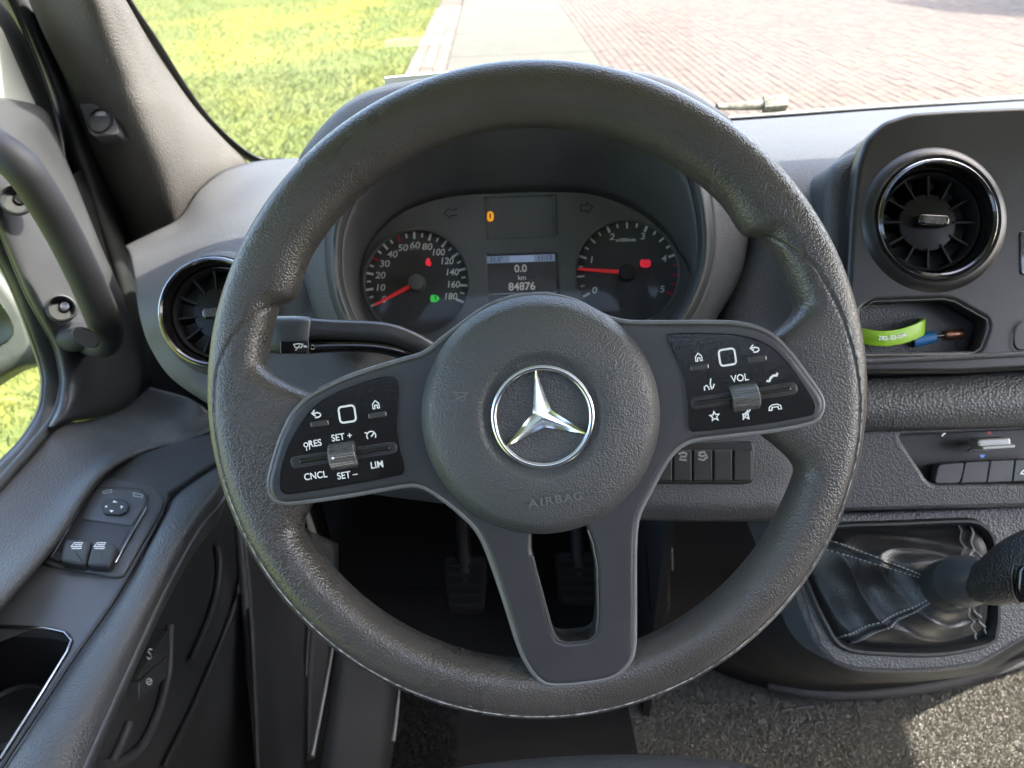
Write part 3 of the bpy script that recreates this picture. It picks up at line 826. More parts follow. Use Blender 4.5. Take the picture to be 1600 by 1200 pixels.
# passenger side of the dashboard, unseen to the right, added to keep sun out of the footwell
loft("passenger_panel", [[Vector((x, 1.12, 1.75 - .33)) for x in (.72, .9, 1.36)], [Vector((x, .80, 1.75 - .27)) for x in (.66, .9, 1.36)], [Vector((x, .70, 1.75 - .30)) for x in (.58, .8, 1.36)], [Vector((x, .69, 1.75 - .45)) for x in (.47, .8, 1.36)], [Vector((x, .74, 1.75 - .62)) for x in (.48, .8, 1.36)], [Vector((x, 1.1, 1.75 - .64)) for x in (.48, .8, 1.36)]], dash_m, dash, 12, 5)
# wiper resting on the cowl outside the glass
wp = thing("wiper", PW(1180, 168, .05), "pale dusty wiper arm lying beyond the glass right of the wheel", "wiper")
tube("arm", [PW(1120, 167, .04), PW(1160, 166, .05), PW(1195, 163, .05)], [.004, .006, .008], cowl_m, wp, 8)
tube("blade_clip", [PW(1192, 164, .05), PW(1228, 161, .05)], [.010, .010], cowl_m, wp, 8, expo=.5)
cow = [PW(u, v, .03) for u, v in ((1120, 184), (1250, 174), (1400, 163), (1600, 150), (1720, 143))]
cow2 = [p + Vector((0, .22, -.10)) for p in cow]
tag(loft("scuttle_panel", [[p + Vector((0, -.05, -.02)) for p in cow], cow, cow2], cowl_m, None, 20, 3), "dusty pale scuttle panel outside at the foot of the windscreen", "panel")
# ------------------------------------------------------------------ instrument cluster
CP = Frame(815, 420, .70)
ic = thing("instrument_cluster", CP.M, "instrument cluster with two round dials and small displays inside the cowl", "instrument cluster")
face = [(600, 560), (566, 490), (560, 430), (581, 372), (630, 329), (700, 306), (780, 300), (860, 298), (930, 303), (1003, 332), (1054, 380), (1082, 430), (1079, 485), (1040, 530), (900, 580), (700, 585)]
SPC, TAC = (650.5, 441), (981, 425)
RS, RT = 82, 81
def circ(F, c, r, n=64):
    p = F.loc(*c); return [Vector((p.x + math.cos(2 * math.pi * k / n) * r * F.px, p.y + math.sin(2 * math.pi * k / n) * r * F.px)) for k in range(n)]
up_d = [(756, 308), (866, 303.5), (868.5, 369), (760, 374)]
lcd = [(760.5, 397), (867, 394), (873, 470), (763, 473)]
slab("face_plate", CP, smooth_poly([CP.loc(*q).to_2d() for q in face], 90), 0, .012, face_m, ic, .001,
     holes=[circ(CP, SPC, RS), circ(CP, TAC, RT), qpoly(CP, up_d, .0006), qpoly(CP, lcd, .0006)])
def dial(c, r, name, a0, step, n, sub, red, nums, numr, needle, nlen, hubcol, label, tick=74):
    d = thing_part = pocket(name, CP, circ(CP, c, r + .5), -.0005, .006, dial_m, ic)
    tag(d, label)
    p0 = CP.loc(*c)
    lathe("bezel", CP, (p0.x, p0.y), [((r - 1) * CP.px, -.005), ((r) * CP.px, .0012), ((r + 2.5) * CP.px, .0012), ((r + 4) * CP.px, -.0005)], face_m, d, 72, cap=False)
    zz = -.0058
    def polar(a, rr): return (c[0] + math.cos(rad(a)) * rr, c[1] - math.sin(rad(a)) * rr)
    for k in range(n * sub + 1):
        a = a0 - step * k / sub; big = k % sub == 0
        half = sub % 2 == 0 and k % sub == sub // 2
        ln = 10 if (big or (half and sub == 4)) else 5
        strokes("tick", CP, [[polar(a, tick - ln / 2), polar(a, tick + ln / 2)]], 3.8 if big else 3.0, zz, red_p if red(k) else white_p, d)
    for s, a in nums:
        q = polar(a, numr)
        text("numeral", s, CP, q[0], q[1], 10.3, 0, zz, white_p, d, .22, .12, sx=1.12 if len(s) < 3 else .98)
    q0, q1 = polar(needle, 8), polar(needle, nlen)
    A = CP.loc(*q0, .0); B = CP.loc(*q1, .0)
    tdir = (B - A).normalized(); nn = Vector((-tdir.y, tdir.x, 0))
    w0, w1 = 3.4 * CP.px, 2.0 * CP.px
    z0 = -.0015
    mk("needle", [A + nn * w0 + Vector((0, 0, z0 - .001)), A - nn * w0 + Vector((0, 0, z0 - .001)), B - nn * w1 + Vector((0, 0, z0 - .001)), B + nn * w1 + Vector((0, 0, z0 - .001)), A + Vector((0, 0, z0 + .0006)), B + Vector((0, 0, z0 + .0002))],
       [(0, 4, 5, 3), (4, 1, 2, 5), (0, 1, 4), (3, 5, 2), (0, 3, 2, 1)], red_n, d, CP.M, False)
    hc = CP.loc(*c, .004)
    lathe("needle_hub", CP, (hc.x, hc.y), [(13.5 * CP.px, -.006), (13 * CP.px, .0035), (11.5 * CP.px, .0055), (4 * CP.px, .006), (.0001, .006)], hubcol, d, 40)
    return d, zz
sp_nums = [(s, 208 - 19.25 * k) for k, s in enumerate(["0", "10", "20", "30", "40", "50", "60", "80", "100", "120", "140", "160", "180"])]
hub_lt = fine("needle_hub_grey", (.16, .16, .165), .5)
ds, zz = dial(SPC, RS, "speedometer", 208, 19.25, 12, 2, lambda k: k in (6, 10), sp_nums, 57.5, 208, 74, hub_lt, "left dial, speedometer with red needle at zero")
text("unit", "km/h", CP, 648, 388.5, 5.5, 0, zz, grey_p, ds, .2)
ta_nums = [(str(k), 209 - 47.2 * k) for k in range(6)]
dt, zz = dial(TAC, RT, "rev_counter", 209, 47.2, 5, 4, lambda k: k >= 17, ta_nums, 60, 176, 78, black, "right dial, rev counter with red needle just below one")
text("unit", "x1000/min", CP, 978, 375, 5.2, 1.5, zz, white_p, dt, .3)
# telltales
def blob(name, pts, mat, parent, z):
    cu, cv = sum(p[0] for p in pts) / len(pts), sum(p[1] for p in pts) / len(pts)
    pts = [(cu + (p[0] - cu) * .84, cv + (p[1] - cv) * .84) for p in pts]
    return slab(name, CP, smooth_poly([CP.loc(*q).to_2d() for q in pts], 28), z, .0006, mat, parent, .0001)
blob("seat_belt_lamp", [(667, 401), (671, 402), (672, 407), (674, 411), (672, 415), (667, 415), (663, 411), (664, 405)], lit_red, ds, zz + .0012)
blob("side_light_lamp", [(671, 460), (680, 459), (686, 463), (686, 468), (680, 472), (671, 471)], lit_green, ds, zz + .0012)
strokes("lamp_mark", CP, [[(680, 463), (681, 468)]], 2, zz + .0016, black, ds)
blob("parking_brake_lamp", [(1002, 404), (1010, 403), (1018, 404), (1020, 410), (1018, 416), (1010, 418), (1002, 416), (1000, 410)], lit_red, dt, zz + .0012)
strokes("lamp_mark", CP, [rot_px([(4 * math.cos(k * .785), 4 * math.sin(k * .785)) for k in range(9)], (1010, 410.5), 0)[:-1] + [rot_px([(4, 0)], (1010, 410.5), 0)[0]]], 1.3, zz + .0016, red_p, dt)
# displays
ud = pocket("warning_display", CP, qpoly(CP, [(755, 307), (867, 302.5), (869.5, 370), (759, 375)], .0006), -.0005, .004, face_m, ic)
blob("engine_lamp", [(766, 327.5), (771, 330), (772.5, 336.5), (771, 344), (766, 346.5), (761, 344), (759.5, 336.5), (761, 330)], lit_amber, ud, -.0030)
strokes("lamp_mark", CP, [[(766, 334), (766, 340)]], 2.2, -.0026, black, ud)
strokes("bright_edge", CP, [[(868, 304.5), (870.5, 366)]], 4.5, .0008, dash_m, ud)
ld = pocket("trip_display", CP, qpoly(CP, [(759.5, 396), (868, 393), (874, 471), (762, 474)], .0006), -.0005, .004, lcd_bg, ic)
strokes("bright_edge", CP, [[(869, 396), (873.5, 462)]], 4.5, .0008, dash_m, ld)
zl = -.0040
strokes("status_bar", CP, [[(763, 406), (865, 402.5)]], 11, zl, lcd_bar, ld)
bar_t = plain("lcd_bar_text", (.01, .01, .014), .5)
text("outside_temperature", "21.5°", CP, 776, 405.6, 7, 2, zl + .0003, bar_t, ld, .15)
text("clock", "11:13", CP, 851, 403, 7.5, 2, zl + .0003, bar_t, ld, .15)
strokes("bar_highlight", CP, [[(799, 405), (832, 404)]], 10, zl + .0003, plain("lcd_bar_light", (.2, .25, .35), .3, emit=(.48, .60, .92), es=.03), ld)
text("trip", "0.0", CP, 813.5, 420, 11.5, 2, zl, lcd_txt, ld, .3)
text("trip_unit", "km", CP, 815.5, 434, 7.5, 2, zl, lcd_txt, ld, .1)
text("odometer", "84876", CP, 815.5, 448, 12, 2, zl, lcd_txt, ld, .3)
strokes("line", CP, [[(764, 460), (872, 456)]], 2.5, zl, grey_p, ld)
strokes("turn_arrow", CP, [[(714, 327), (703, 328), (703, 324.5), (694, 333), (704, 341), (704, 337), (714, 336)]], 1.8, .0006, black, ic)
strokes("turn_arrow", CP, [[(907, 321), (917, 320), (917, 316), (926, 324), (918, 333), (917.5, 329), (907, 330), (907, 321)]], 1.8, .0006, black, ic)
lens = slab("lens", CP, smooth_poly([CP.loc(u, v, .012).to_2d() for u, v in face], 80), .012, .0015, glass("cluster_lens", (.97, .97, .97), .05, .35), ic, .0003)
# ------------------------------------------------------------------ steering wheel
WF = Frame(839, 608, .447)
wheel = thing("steering_wheel", WF.M, "black leather steering wheel with airbag hub and chrome star emblem", "steering wheel")
px = WF.px
RO = 511 * px
def sstep(a, b, x):
    t = min(1, max(0, (x - a) / (b - a))); return t * t * (3 - 2 * t)
def inner(th):
    th %= 360
    # grip (upper) arc 34..162.5; spoke roots near 350-13 and 181-206
    r = 424.0
    up = min(sstep(33, 37, th), 1 - sstep(159, 163, th)) if 30 < th < 168 else 0
    r = 424 * (1 - up) + 410 * up
    bump = math.exp(-((th - 38) / 5.0) ** 2) * 7 + math.exp(-((th - 158) / 5.0) ** 2) * 7
    r -= bump * up
    a = th if th < 180 else th - 360
    root = sstep(-18, -8, a) * (1 - sstep(8.5, 18, a)) if -25 < a < 25 else 0
    b = th
    root2 = sstep(174.5, 184, b) * (1 - sstep(201, 211, b)) if 170 < b < 220 else 0
    return r - 95 * max(root, root2)
def lerp_tab(tab, x):
    for (a, b), (c, d) in zip(tab, tab[1:]):
        if a <= x <= c: return b + (d - b) * (x - a) / (c - a)
    return None
# seam angle round the section (0 outer, 90 front, 180 inner) against the angle round the wheel, 162.5 .. 394 degrees
seam_tab = [(162.2, 172), (163.0, 150), (164.2, 128), (166.8, 105), (171, 86), (174.3, 73), (177, 63), (185, 55), (205, 52), (270, 50), (335, 52), (352, 57), (361, 65), (367, 74), (373, 83), (384, 99), (390.7, 136), (393, 155), (394, 172)]
NT, NP = 720, 132
verts = []; faces = []
for i in range(NT):
    th = 360 * i / NT
    ri = inner(th) * px; rc = 466 * px; wo = RO - rc; wi = rc - ri
    t2 = th if th > 162 else th + 360
    sa = lerp_tab(seam_tab, t2)
    hz = .0158
    for k in range(NP):
        ph = 360 * k / NP; c, s = math.cos(rad(ph)), math.sin(rad(ph))
        ex = .9
        cc = math.copysign(abs(c) ** ex, c); ss = math.copysign(abs(s) ** ex, s)
        rr = rc + (wo * cc if c > 0 else wi * cc); z = hz * ss
        g = 0.0
        if sa is not None and ph < 185:
            # distance to the seam on the surface, along the section and along the rim
            sl = 0.0
            s2 = lerp_tab(seam_tab, min(394, t2 + .3)); s1 = lerp_tab(seam_tab, max(162.2, t2 - .3))
            if s1 is not None and s2 is not None: sl = (s2 - s1) / .6
            dd = (ph - sa) * rad(1) * .0172 / math.sqrt(1 + (sl * .0172 / .175) ** 2)
            g = -.0011 * math.exp(-(dd / .0007) ** 2)
            if 0 < dd: g += -.0004 * math.exp(-dd / .006)
        nx, nz = c, s
        rr += g * nx; z += g * nz
        verts.append((rr * math.cos(rad(th)), rr * math.sin(rad(th)), z))
for i in range(NT):
    for k in range(NP):
        j = (i + 1) % NT; l = (k + 1) % NP
        faces.append((i * NP + k, j * NP + k, j * NP + l, i * NP + l))
mk("rim", verts, faces, leather, wheel, WF.M, True, 180)
def rimpt(th, ph, out=0.0):
    ri = inner(th) * px; rc = 466 * px; wo = RO - rc; wi = rc - ri
    c, s = math.cos(rad(ph)), math.sin(rad(ph)); cc = math.copysign(abs(c) ** .9, c); ss = math.copysign(abs(s) ** .9, s)
    rr = rc + (wo * cc if c > 0 else wi * cc) + out * c; z = .0158 * ss + out * s
    return Vector((rr * math.cos(rad(th)), rr * math.sin(rad(th)), z))
sp = []; sr = []
for k in range(200):
    th = 196 + (372 - 196) * k / 199
    sa = lerp_tab(seam_tab, th)
    sp.append(rimpt(th, sa - 4.2, -.0001)); sr.append(.00038 + .00022 * noise.noise(Vector((th * .35, 0, 0))))
tag(tube("seam_edge", sp, sr, worn, wheel, 6, WF.M, cap=False), "worn pale seam running round the lower rim")

sc_v = []; sc_f = []
for k in range(46):                    # pale scuffs where the rim is worn through by rings and keys
    th = random.choice((random.gauss(283, 5), random.gauss(274, 7), random.gauss(240, 14), random.gauss(300, 12)))
    ph = lerp_tab(seam_tab, th) - 3 + random.gauss(0, 4.5); dl = random.uniform(.1, .55); dp = random.uniform(.8, 2.2)
    n0 = len(sc_v)
    for a_, b_ in ((-1, -.3), (-.2, -1), (1, -.1), (.3, 1), (-.6, .7)):
        sc_v.append(rimpt(th + a_ * dl * random.uniform(.6, 1), ph + b_ * dp * random.uniform(.5, 1), .00025))
    sc_f.append(tuple(range(n0, n0 + 5)))
tag(mk("scuff_marks", sc_v, sc_f, worn, wheel, WF.M, False), "pale scuffs along the bottom of the rim", kind="stuff")
# bezel of wings and lower spoke
ZB = .0165
outer = [(845, 460), (800, 465), (760, 480), (720, 508), (691, 530), (662, 552), (619, 565), (546, 588.5), (496, 612), (470, 631), (452, 654), (435, 692), (422, 736), (418, 759), (423, 777), (438, 785.5), (464, 785.5), (546, 774), (627, 760), (651, 759), (671, 766.5), (695, 783), (720, 803), (745, 829), (762.5, 864), (787, 934), (811.5, 1011), (829, 1046), (846, 1065), (864, 1071), (906, 1069), (955, 1060), (979, 1042), (990, 1018), (992, 969), (992, 885), (993.5, 832), (1000, 801), (1018, 765), (1035, 733), (1053, 707), (1073, 692), (1097, 686), (1155, 679), (1213, 672), (1266, 661.5), (1282, 651), (1288, 634), (1283, 616), (1260, 584), (1231, 546), (1202, 520), (1167, 508), (1126, 504), (1024, 504), (980, 503), (945, 494), (905, 473), (875, 464)]
hole = [(832, 826), (831, 860), (843, 909), (864, 986), (871, 1000), (885, 1004), (920, 1000), (931, 992), (934, 955), (932, 885), (925, 850), (917, 822)]
def spl(pts, n, z=ZB): return smooth_poly([WF.loc(u, v, z).to_2d() for u, v in pts], n)
bezel = slab("spoke_bezel", WF, spl(outer, 320), ZB, .014, bezel_m, wheel, .0030, holes=[round_poly(WF.l2(hole, ZB), .003)], segs=6, angle=60)
slab("spoke_core", WF, [p * 1.0 for p in spl([(845, 470), (720, 515), (662, 562), (546, 600), (480, 640), (440, 740), (450, 772), (640, 748), (690, 772), (740, 835), (800, 960), (850, 1050), (960, 1040), (980, 960), (982, 850), (1010, 760), (1050, 690), (1250, 650), (1270, 630), (1220, 560), (1160, 522), (980, 515)], 120)], .004, .016, rubber, wheel, .002, holes=[round_poly(WF.l2([(824, 826), (825, 860), (838, 912), (859, 990), (868, 1005), (885, 1009), (922, 1005), (935, 995), (939, 955), (937, 885), (930, 850), (924, 822)], ZB), .003)], back=True)
tube("window_trim", [WF.loc(u, v, ZB + .0002) for u, v in ((918, 828), (926, 850), (932.5, 885), (934.5, 955), (931.5, 991), (920, 1001), (885, 1004.5), (871, 1000.5), (863.5, 986), (842.5, 909), (832, 868))], .0006, bezel_m, wheel, 8, WF.M)

bo = spl(outer, 320)
tube("bezel_edge", [Vector((p.x, p.y, ZB - .0024)) for p in bo + bo[:1]], .0017, fine("bezel_edge_grey", (.15, .15, .153), .28, .1), wheel, 10, WF.M, cap=False)
# hub
HC = (845, 648); ZH = .019
hc = WF.loc(*HC, ZH); rh = 187.5 * (.447 - ZH) / FPX
hub = lathe("airbag_cover", WF, (hc.x, hc.y), [(rh, .008), (rh, ZH - .002), (rh * .992, ZH - .0006), (rh * .93, ZH + .0040), (rh * .905, ZH + .0056), (rh * .89, ZH + .0061), (rh * .80, ZH + .0078), (rh * .65, ZH + .0096), (rh * .53, ZH + .0104), (rh * .505, ZH + .0100), (rh * .475, ZH + .0080), (rh * .44, ZH + .0068), (rh * .2, ZH + .0076), (.0005, ZH + .0078)], hubmat, wheel, 128, angle=50)
tag(hub, "round grained black airbag cover")
EMB = FrameW(WF.M @ Matrix.Translation(WF.loc(848, 651, ZH + .009)) @ Matrix.Rotation(rad(8.9), 4, 'Z'), px * .93)
er = 82 * (.447 - ZH - .009) / FPX
em = lathe("emblem", EMB, (0, 0), [(er, -.003), (er * 1.0, .0005), (er * .975, .0022), (er * .93, .0026), (er * .885, .0020), (er * .865, .0004), (er * .862, -.003)], chrome, wheel, 96, cap=False, angle=60)
tag(em, "chrome ring with three-pointed star")
sv = [(0, 0, .0062)]; sf = []
for k in range(3):
    a = math.pi / 2 + k * 2 * math.pi / 3; b = a + math.pi / 3
    sv.append((er * .93 * math.cos(a), er * .93 * math.sin(a), .0016))
    sv.append((er * .205 * math.cos(b), er * .205 * math.sin(b), .0004))
for k in range(3):
    t = 1 + 2 * k; m = 2 + 2 * k; pm = 2 + 2 * ((k + 2) % 3)
    sf += [(0, t, m), (0, pm, t)]
base = len(sv)
sv += [(x, y, -.003) for x, y, z in sv[1:]]
for k in range(6):
    j = (k + 1) % 6; sf.append((1 + k, base + k, base + j, 1 + j))
mk("star", sv, sf, chrome, em, EMB.M, False)
# AIRBAG moulded along the lower edge of the hub
ZT = ZH + .0092
for i, ch in enumerate("AIRBAG"):
    w = (-36, -22.5, -10.5, 4, 19.5, 35)[i]
    a = -90 + 8.7 + w / 1.85 * .55 + 1.5
    q = (HC[0] + 2.5 + w * .99 + 21, HC[1] + 133.5 - w * .155)
    zl = ZH + .0099
    text("letter", ch, WF, q[0], q[1], 11.5, 8.7, zl, dim_p, hub, .25, sx=1.25)
horn_l = [[(707, 612), (712, 615), (716, 620), (712, 625), (709, 627), (717, 622), (724, 619), (732, 614), (726, 614), (719, 614), (707, 612)], [(719, 621), (721, 626), (726, 625), (727, 619)]]
strokes("horn_mark", WF, horn_l, 1.7, ZH + .0107, dim_p, hub)
strokes("horn_mark", WF, [[(u + 242, v - 38) for u, v in l] for l in horn_l], 1.7, ZH + .0107, dim_p, hub)

# switch pads on both wings
LP = [(560, 600), (604, 587), (618.5, 590), (625, 599), (623.3, 631), (621.8, 666), (626, 698), (633, 724), (631.5, 737), (621.5, 743), (546, 757.5), (458, 771.5), (444, 770), (437.5, 761), (438, 736), (448, 701), (467, 666), (490, 637), (517, 617.5)]
RP = [(1050, 521), (1126, 521), (1167, 526), (1202, 540.5), (1231, 567), (1260, 607.5), (1273, 631), (1271.5, 644), (1260, 651), (1184, 664), (1091, 674), (1079, 672), (1074, 664), (1072, 625), (1064.5, 581), (1048.5, 546), (1042, 530)]
ROT = 8.6
def pad(name, outline, mirror, label):
    p = slab(name, WF, spl(outline, 140), ZB + .0010, .004, piano, wheel, .0007)
    tag(p, label)
    zt = ZB + .0013
    pl = spl(outline, 140)
    v = []; f = []
    A, B = inset(ccw(pl), -.0001), inset(ccw(pl), .00035)
    n = len(pl)
    v = [(a.x, a.y, zt - .0006) for a in A] + [(b.x, b.y, zt) for b in B]
    f = [(i, (i + 1) % n, n + (i + 1) % n, n + i) for i in range(n)]
    mk("edge_line", v, f, dkchrome, p, WF.M, True)
    return p, zt
pl_, zt = pad("switch_pad", LP, 1, "glossy black left switch pad with cruise control buttons")
pr_, zt = pad("switch_pad", RP, 1, "glossy black right switch pad with volume and phone buttons")
def wrot(pts, c): return rot_px(pts, c, ROT)
def bar(c, w, h, mat, parent, z, name="button", bev=.0007, th=.002, r=.0008):
    return slab(name, WF, round_poly(WF.l2(wrot([(-w / 2, -h / 2), (w / 2, -h / 2), (w / 2, h / 2), (-w / 2, h / 2)], c), z), r, 4), z, th, mat, parent, bev)
def arc(c, r, a0, a1, n=10): return [(c[0] + r * math.cos(rad(a0 + (a1 - a0) * k / n)), c[1] - r * math.sin(rad(a0 + (a1 - a0) * k / n))) for k in range(n + 1)]
def icon(lines, c, parent, w=1.9, name="icon"):
    return strokes(name, WF, [wrot(l, c) for l in lines], w, zt + .0002, white_p, parent)
btn_g = plain("button_gloss", (.10, .10, .10), .12, .5)
def home(c, p): icon([[(-5, 6), (-5, -1), (0, -6), (5, -1), (5, 6), (2, 6), (2, 1), (-2, 1), (-2, 6), (-5, 6)]], c, p, 1.6)
def backarrow(c, p):
    icon([[(-6, -2), (2, -2), (5.5, 0), (5.5, 3), (2, 5), (-3, 5)]], c, p, 2.2); icon([[(-3, -6), (-7.5, -2), (-3, 2)]], c, p, 2.6)
def sq(c, p):
    o = round_poly([Vector(q) for q in ((-12.5, -12.5), (12.5, -12.5), (12.5, 12.5), (-12.5, 12.5))], 6, 6)
    pts = wrot([(q.x, q.y) for q in o], c)
    strokes("touch_frame", WF, [pts + [pts[0]]], 3.0, zt + .0003, white_p, p)
def roller(c, p):
    r = .0078; w = 43 * px * .96
    M = WF.M @ Matrix.Translation(WF.loc(*c, zt - .0030)) @ Matrix.Rotation(rad(ROT), 4, 'Z')
    v = []; f = []; n = 72; nx = 34
    for i in range(nx + 1):
        x = -w / 2 + w * i / nx
        for k in range(n):
            a = 2 * math.pi * k / n
            e = abs(2 * i / nx - 1)
            rr = r * (1 - .10 * max(0, e - .9) / .1) + (.00035 if (k % 2 == 0 and i % 2 == 0) else -.0001)
            v.append((x, rr * math.cos(a) * 1.0, rr * math.sin(a)))
    for i in range(nx):
        for k in range(n):
            j = (k + 1) % n; f.append((i * n + k, i * n + j, (i + 1) * n + j, (i + 1) * n + k))
    f += [tuple(range(n)), tuple(range(nx * n, nx * n + n))]
    mk("roller", v, f, roller_m, p, M, False)
# left pad
bar((499, 662), 29, 9, btn_g, pl_, zt + .0008); bar((589.5, 648.5), 29, 9, btn_g, pl_, zt + .0008)
backarrow((495, 647), pl_); home((587, 632), pl_); sq((542.5, 647), pl_)
def slot(c, w, p):
    bar(c, w, 19, plain("slot_edge", (.05, .05, .05), .25), p, zt + .0001, "slot_rim", .0004, .001, .003)
    bar(c, w - 4, 15, black, p, zt + .0003, "slot", .0003, .001, .0028)
slot((537, 711), 168, pl_)
bar((497, 717), 62, 7.5, satin, pl_, zt + .0016, "rocker_bar", .0014, .002, .0012); bar((579, 704.5), 62, 7.5, satin, pl_, zt + .0016, "rocker_bar", .0014, .002, .0012)
roller((538, 711), pl_)
tx = lambda s, u, v, h, p, sx=.92: text("lettering", s, WF, u, v, h, ROT, zt + .0002, white_p, p, .22, sx=sx)
tx("SET +", 534, 683, 10, pl_); tx("RES", 492, 693, 10, pl_); tx("LIM", 589, 726.5, 10, pl_); tx("CNCL", 493, 743.5, 10, pl_); tx("SET –", 542.5, 742.5, 10, pl_)
icon([arc((0, 0), 3.2, 0, 360, 12), [(0, 3.5), (0, 9)], [(4.5, 8), (7, -4)]], (478, 695), pl_, 1.4)
icon([arc((0, 1), 7, -30, 210, 14), [(0, 2), (5, -3)], [(-9, -5), (-5, -4)]], (580, 680), pl_, 1.8)
icon([arc((0, 0), 1.4, 0, 360, 8)], (469, 723), pl_, 2.4, "lamp_dot"); strokes("lamp_dot", WF, [wrot(arc((0, 0), 1.2, 0, 360, 8), (520, 716))], 2.2, zt + .006, white_p, pl_)
# right pad
home((1091.5, 558), pr_); bar((1093.5, 574), 29, 9, btn_g, pr_, zt + .0008); sq((1136.5, 558), pr_); backarrow((1180, 545), pr_); bar((1184, 561), 29, 9, btn_g, pr_, zt + .0008)
slot((1163, 618.5), 168, pr_)
bar((1117, 626), 62, 7.5, satin, pr_, zt + .0016, "rocker_bar", .0014, .002, .0012); bar((1207, 612), 62, 7.5, satin, pr_, zt + .0016, "rocker_bar", .0014, .002, .0012)
roller((1161, 620.5), pr_)
tx("VOL", 1156, 591, 10.5, pr_)
icon([[(-8, 7), (-8, 2), (-4, 0), (-1, 4), (-1, 7)], [(3, 7), (2, -1), (4, -9)], [(5, 6), (8, 0)]], (1108, 601.5), pr_, 2.0)
icon([[(-8, 5), (-5, 6), (-2, 1), (3, -2), (8, -1), (9, -4)]], (1206, 589), pr_, 3.6)
icon([[(-10, 4), (-9, -1), (-4, -4), (4, -4), (9, -1), (10, 4), (5, 4), (5, 0), (-5, 0), (-5, 4), (-10, 4)]], (1211, 636), pr_, 1.7)
st = []
for k in range(11):
    a = rad(90 + 36 * k); r_ = 7.5 if k % 2 == 0 else 3.4; st.append((r_ * math.cos(a), -r_ * math.sin(a)))
st[-1] = st[0]
icon([st], (1116.5, 650.5), pr_, 1.9)
icon([[(-5, -2), (-5, 3), (-2, 3), (3, 6), (3, -6), (-2, -2), (-5, -2)], [(-6, 6), (7, -7)]], (1166, 648.5), pr_, 1.9)

# steering column shroud behind the hub
col = thing("steering_column", P(845, 640, .53), "black steering column shroud behind the wheel hub", "column")
c0, c1 = P(846, 648, .475), P(848, 655, .63)
tube("shroud", [c0, c0.lerp(c1, .3), c1], [.040, .062, .066], rubber, col, 40)
tube("collar", [P(846, 648, .46), P(846, 648, .485)], [.046, .046], black, col, 40)

# indicator and wiper stalk
stk = thing("control_stalk", P(700, 560, .53), "black indicator and wiper stalk left of the hub", "stalk")
def section_loft(name, secs, mat, parent, n=28, expo=.55, samples=40):
    """secs: (u, v, d, half height px, depth half) ; rounded boxes swept along a path"""
    aug = rowpar([Vector((*P(u, v, d), hh * d / FPX)) for u, v, d, hh, t in secs], samples)
    tt = rowpar([Vector((t, 0)) for *_, t in secs], samples)
    vv = []; ff = []
    upx = R3 @ Vector((0, 1, 0)); zc = R3 @ Vector((0, 0, 1))
    for i, q in enumerate(aug):
        p = Vector(q[:3]); a = Vector(aug[min(i + 1, samples - 1)][:3]) - Vector(aug[max(i - 1, 0)][:3]); a.normalize()
        up = (upx - a * upx.dot(a)).normalized(); dn = a.cross(up)
        for k in range(n):
            w = 2 * math.pi * k / n; c, s = math.cos(w), math.sin(w)
            vv.append(p + up * (math.copysign(abs(c) ** expo, c) * q[3]) + dn * (math.copysign(abs(s) ** expo, s) * tt[i][0]))
    for i in range(samples - 1):
        for k in range(n):
            j = (k + 1) % n; ff.append((i * n + k, i * n + j, (i + 1) * n + j, (i + 1) * n + k))
    ff += [tuple(range(n)), tuple(range((samples - 1) * n, samples * n))]
    return mk(name, vv, ff, mat, parent, None, True, 40)
section_loft("lever", [(478, 515, .505, 18, .010), (520, 516, .507, 16, .010), (590, 519, .510, 16, .010), (625, 527, .514, 16, .010), (660, 545, .520, 16, .010), (720, 585, .535, 16, .010)], bezel_m, stk)
section_loft("lever_lower", [(478, 543, .507, 11, .008), (540, 541, .509, 10, .008), (590, 543, .512, 10, .008), (630, 553, .516, 10, .008), (680, 578, .525, 10, .008)], piano, stk)
section_loft("lever_core", [(478, 530, .512, 10, .008), (540, 530, .514, 9, .008), (600, 534, .517, 9, .008), (640, 548, .522, 9, .008), (700, 580, .533, 9, .008)], black, stk)
cap = section_loft("end_cap", [(428, 524, .505, 27, .012), (432, 524, .504, 29, .014), (470, 524, .503, 29.5, .014), (482, 525, .504, 29, .013)], door_sm, stk, samples=14)
SF = Frame(460, 542, .487)
slab("cap_label", SF, qpoly(SF, [(438, 533), (482, 532), (482, 552), (438, 552.5)], .001), 0, .002, piano, cap, .0004)
strokes("wiper_mark", SF, [[(459, 538), (466, 537), (473, 538), (471, 543), (461, 543), (459, 538)], [(462, 547), (468, 540)]], 1.8, .0004, white_p, cap)
strokes("dot_mark", SF, [[(475, 541), (479, 542)]], 3, .0004, white_p, cap)
strokes("zero_mark", Frame(489, 542, .500), [arc((488.5, 542.5), 3.2, 0, 360, 10)], 1.4, .0006, white_p, stk)
strokes("wash_mark", Frame(489, 525, .500), [[(485, 523.5), (487, 525.5), (485, 527)], [(488, 523.5), (490, 525.5), (488, 527)], [(491, 523.5), (493, 525.5), (491, 527)]], 1, .0015, grey_p, stk)
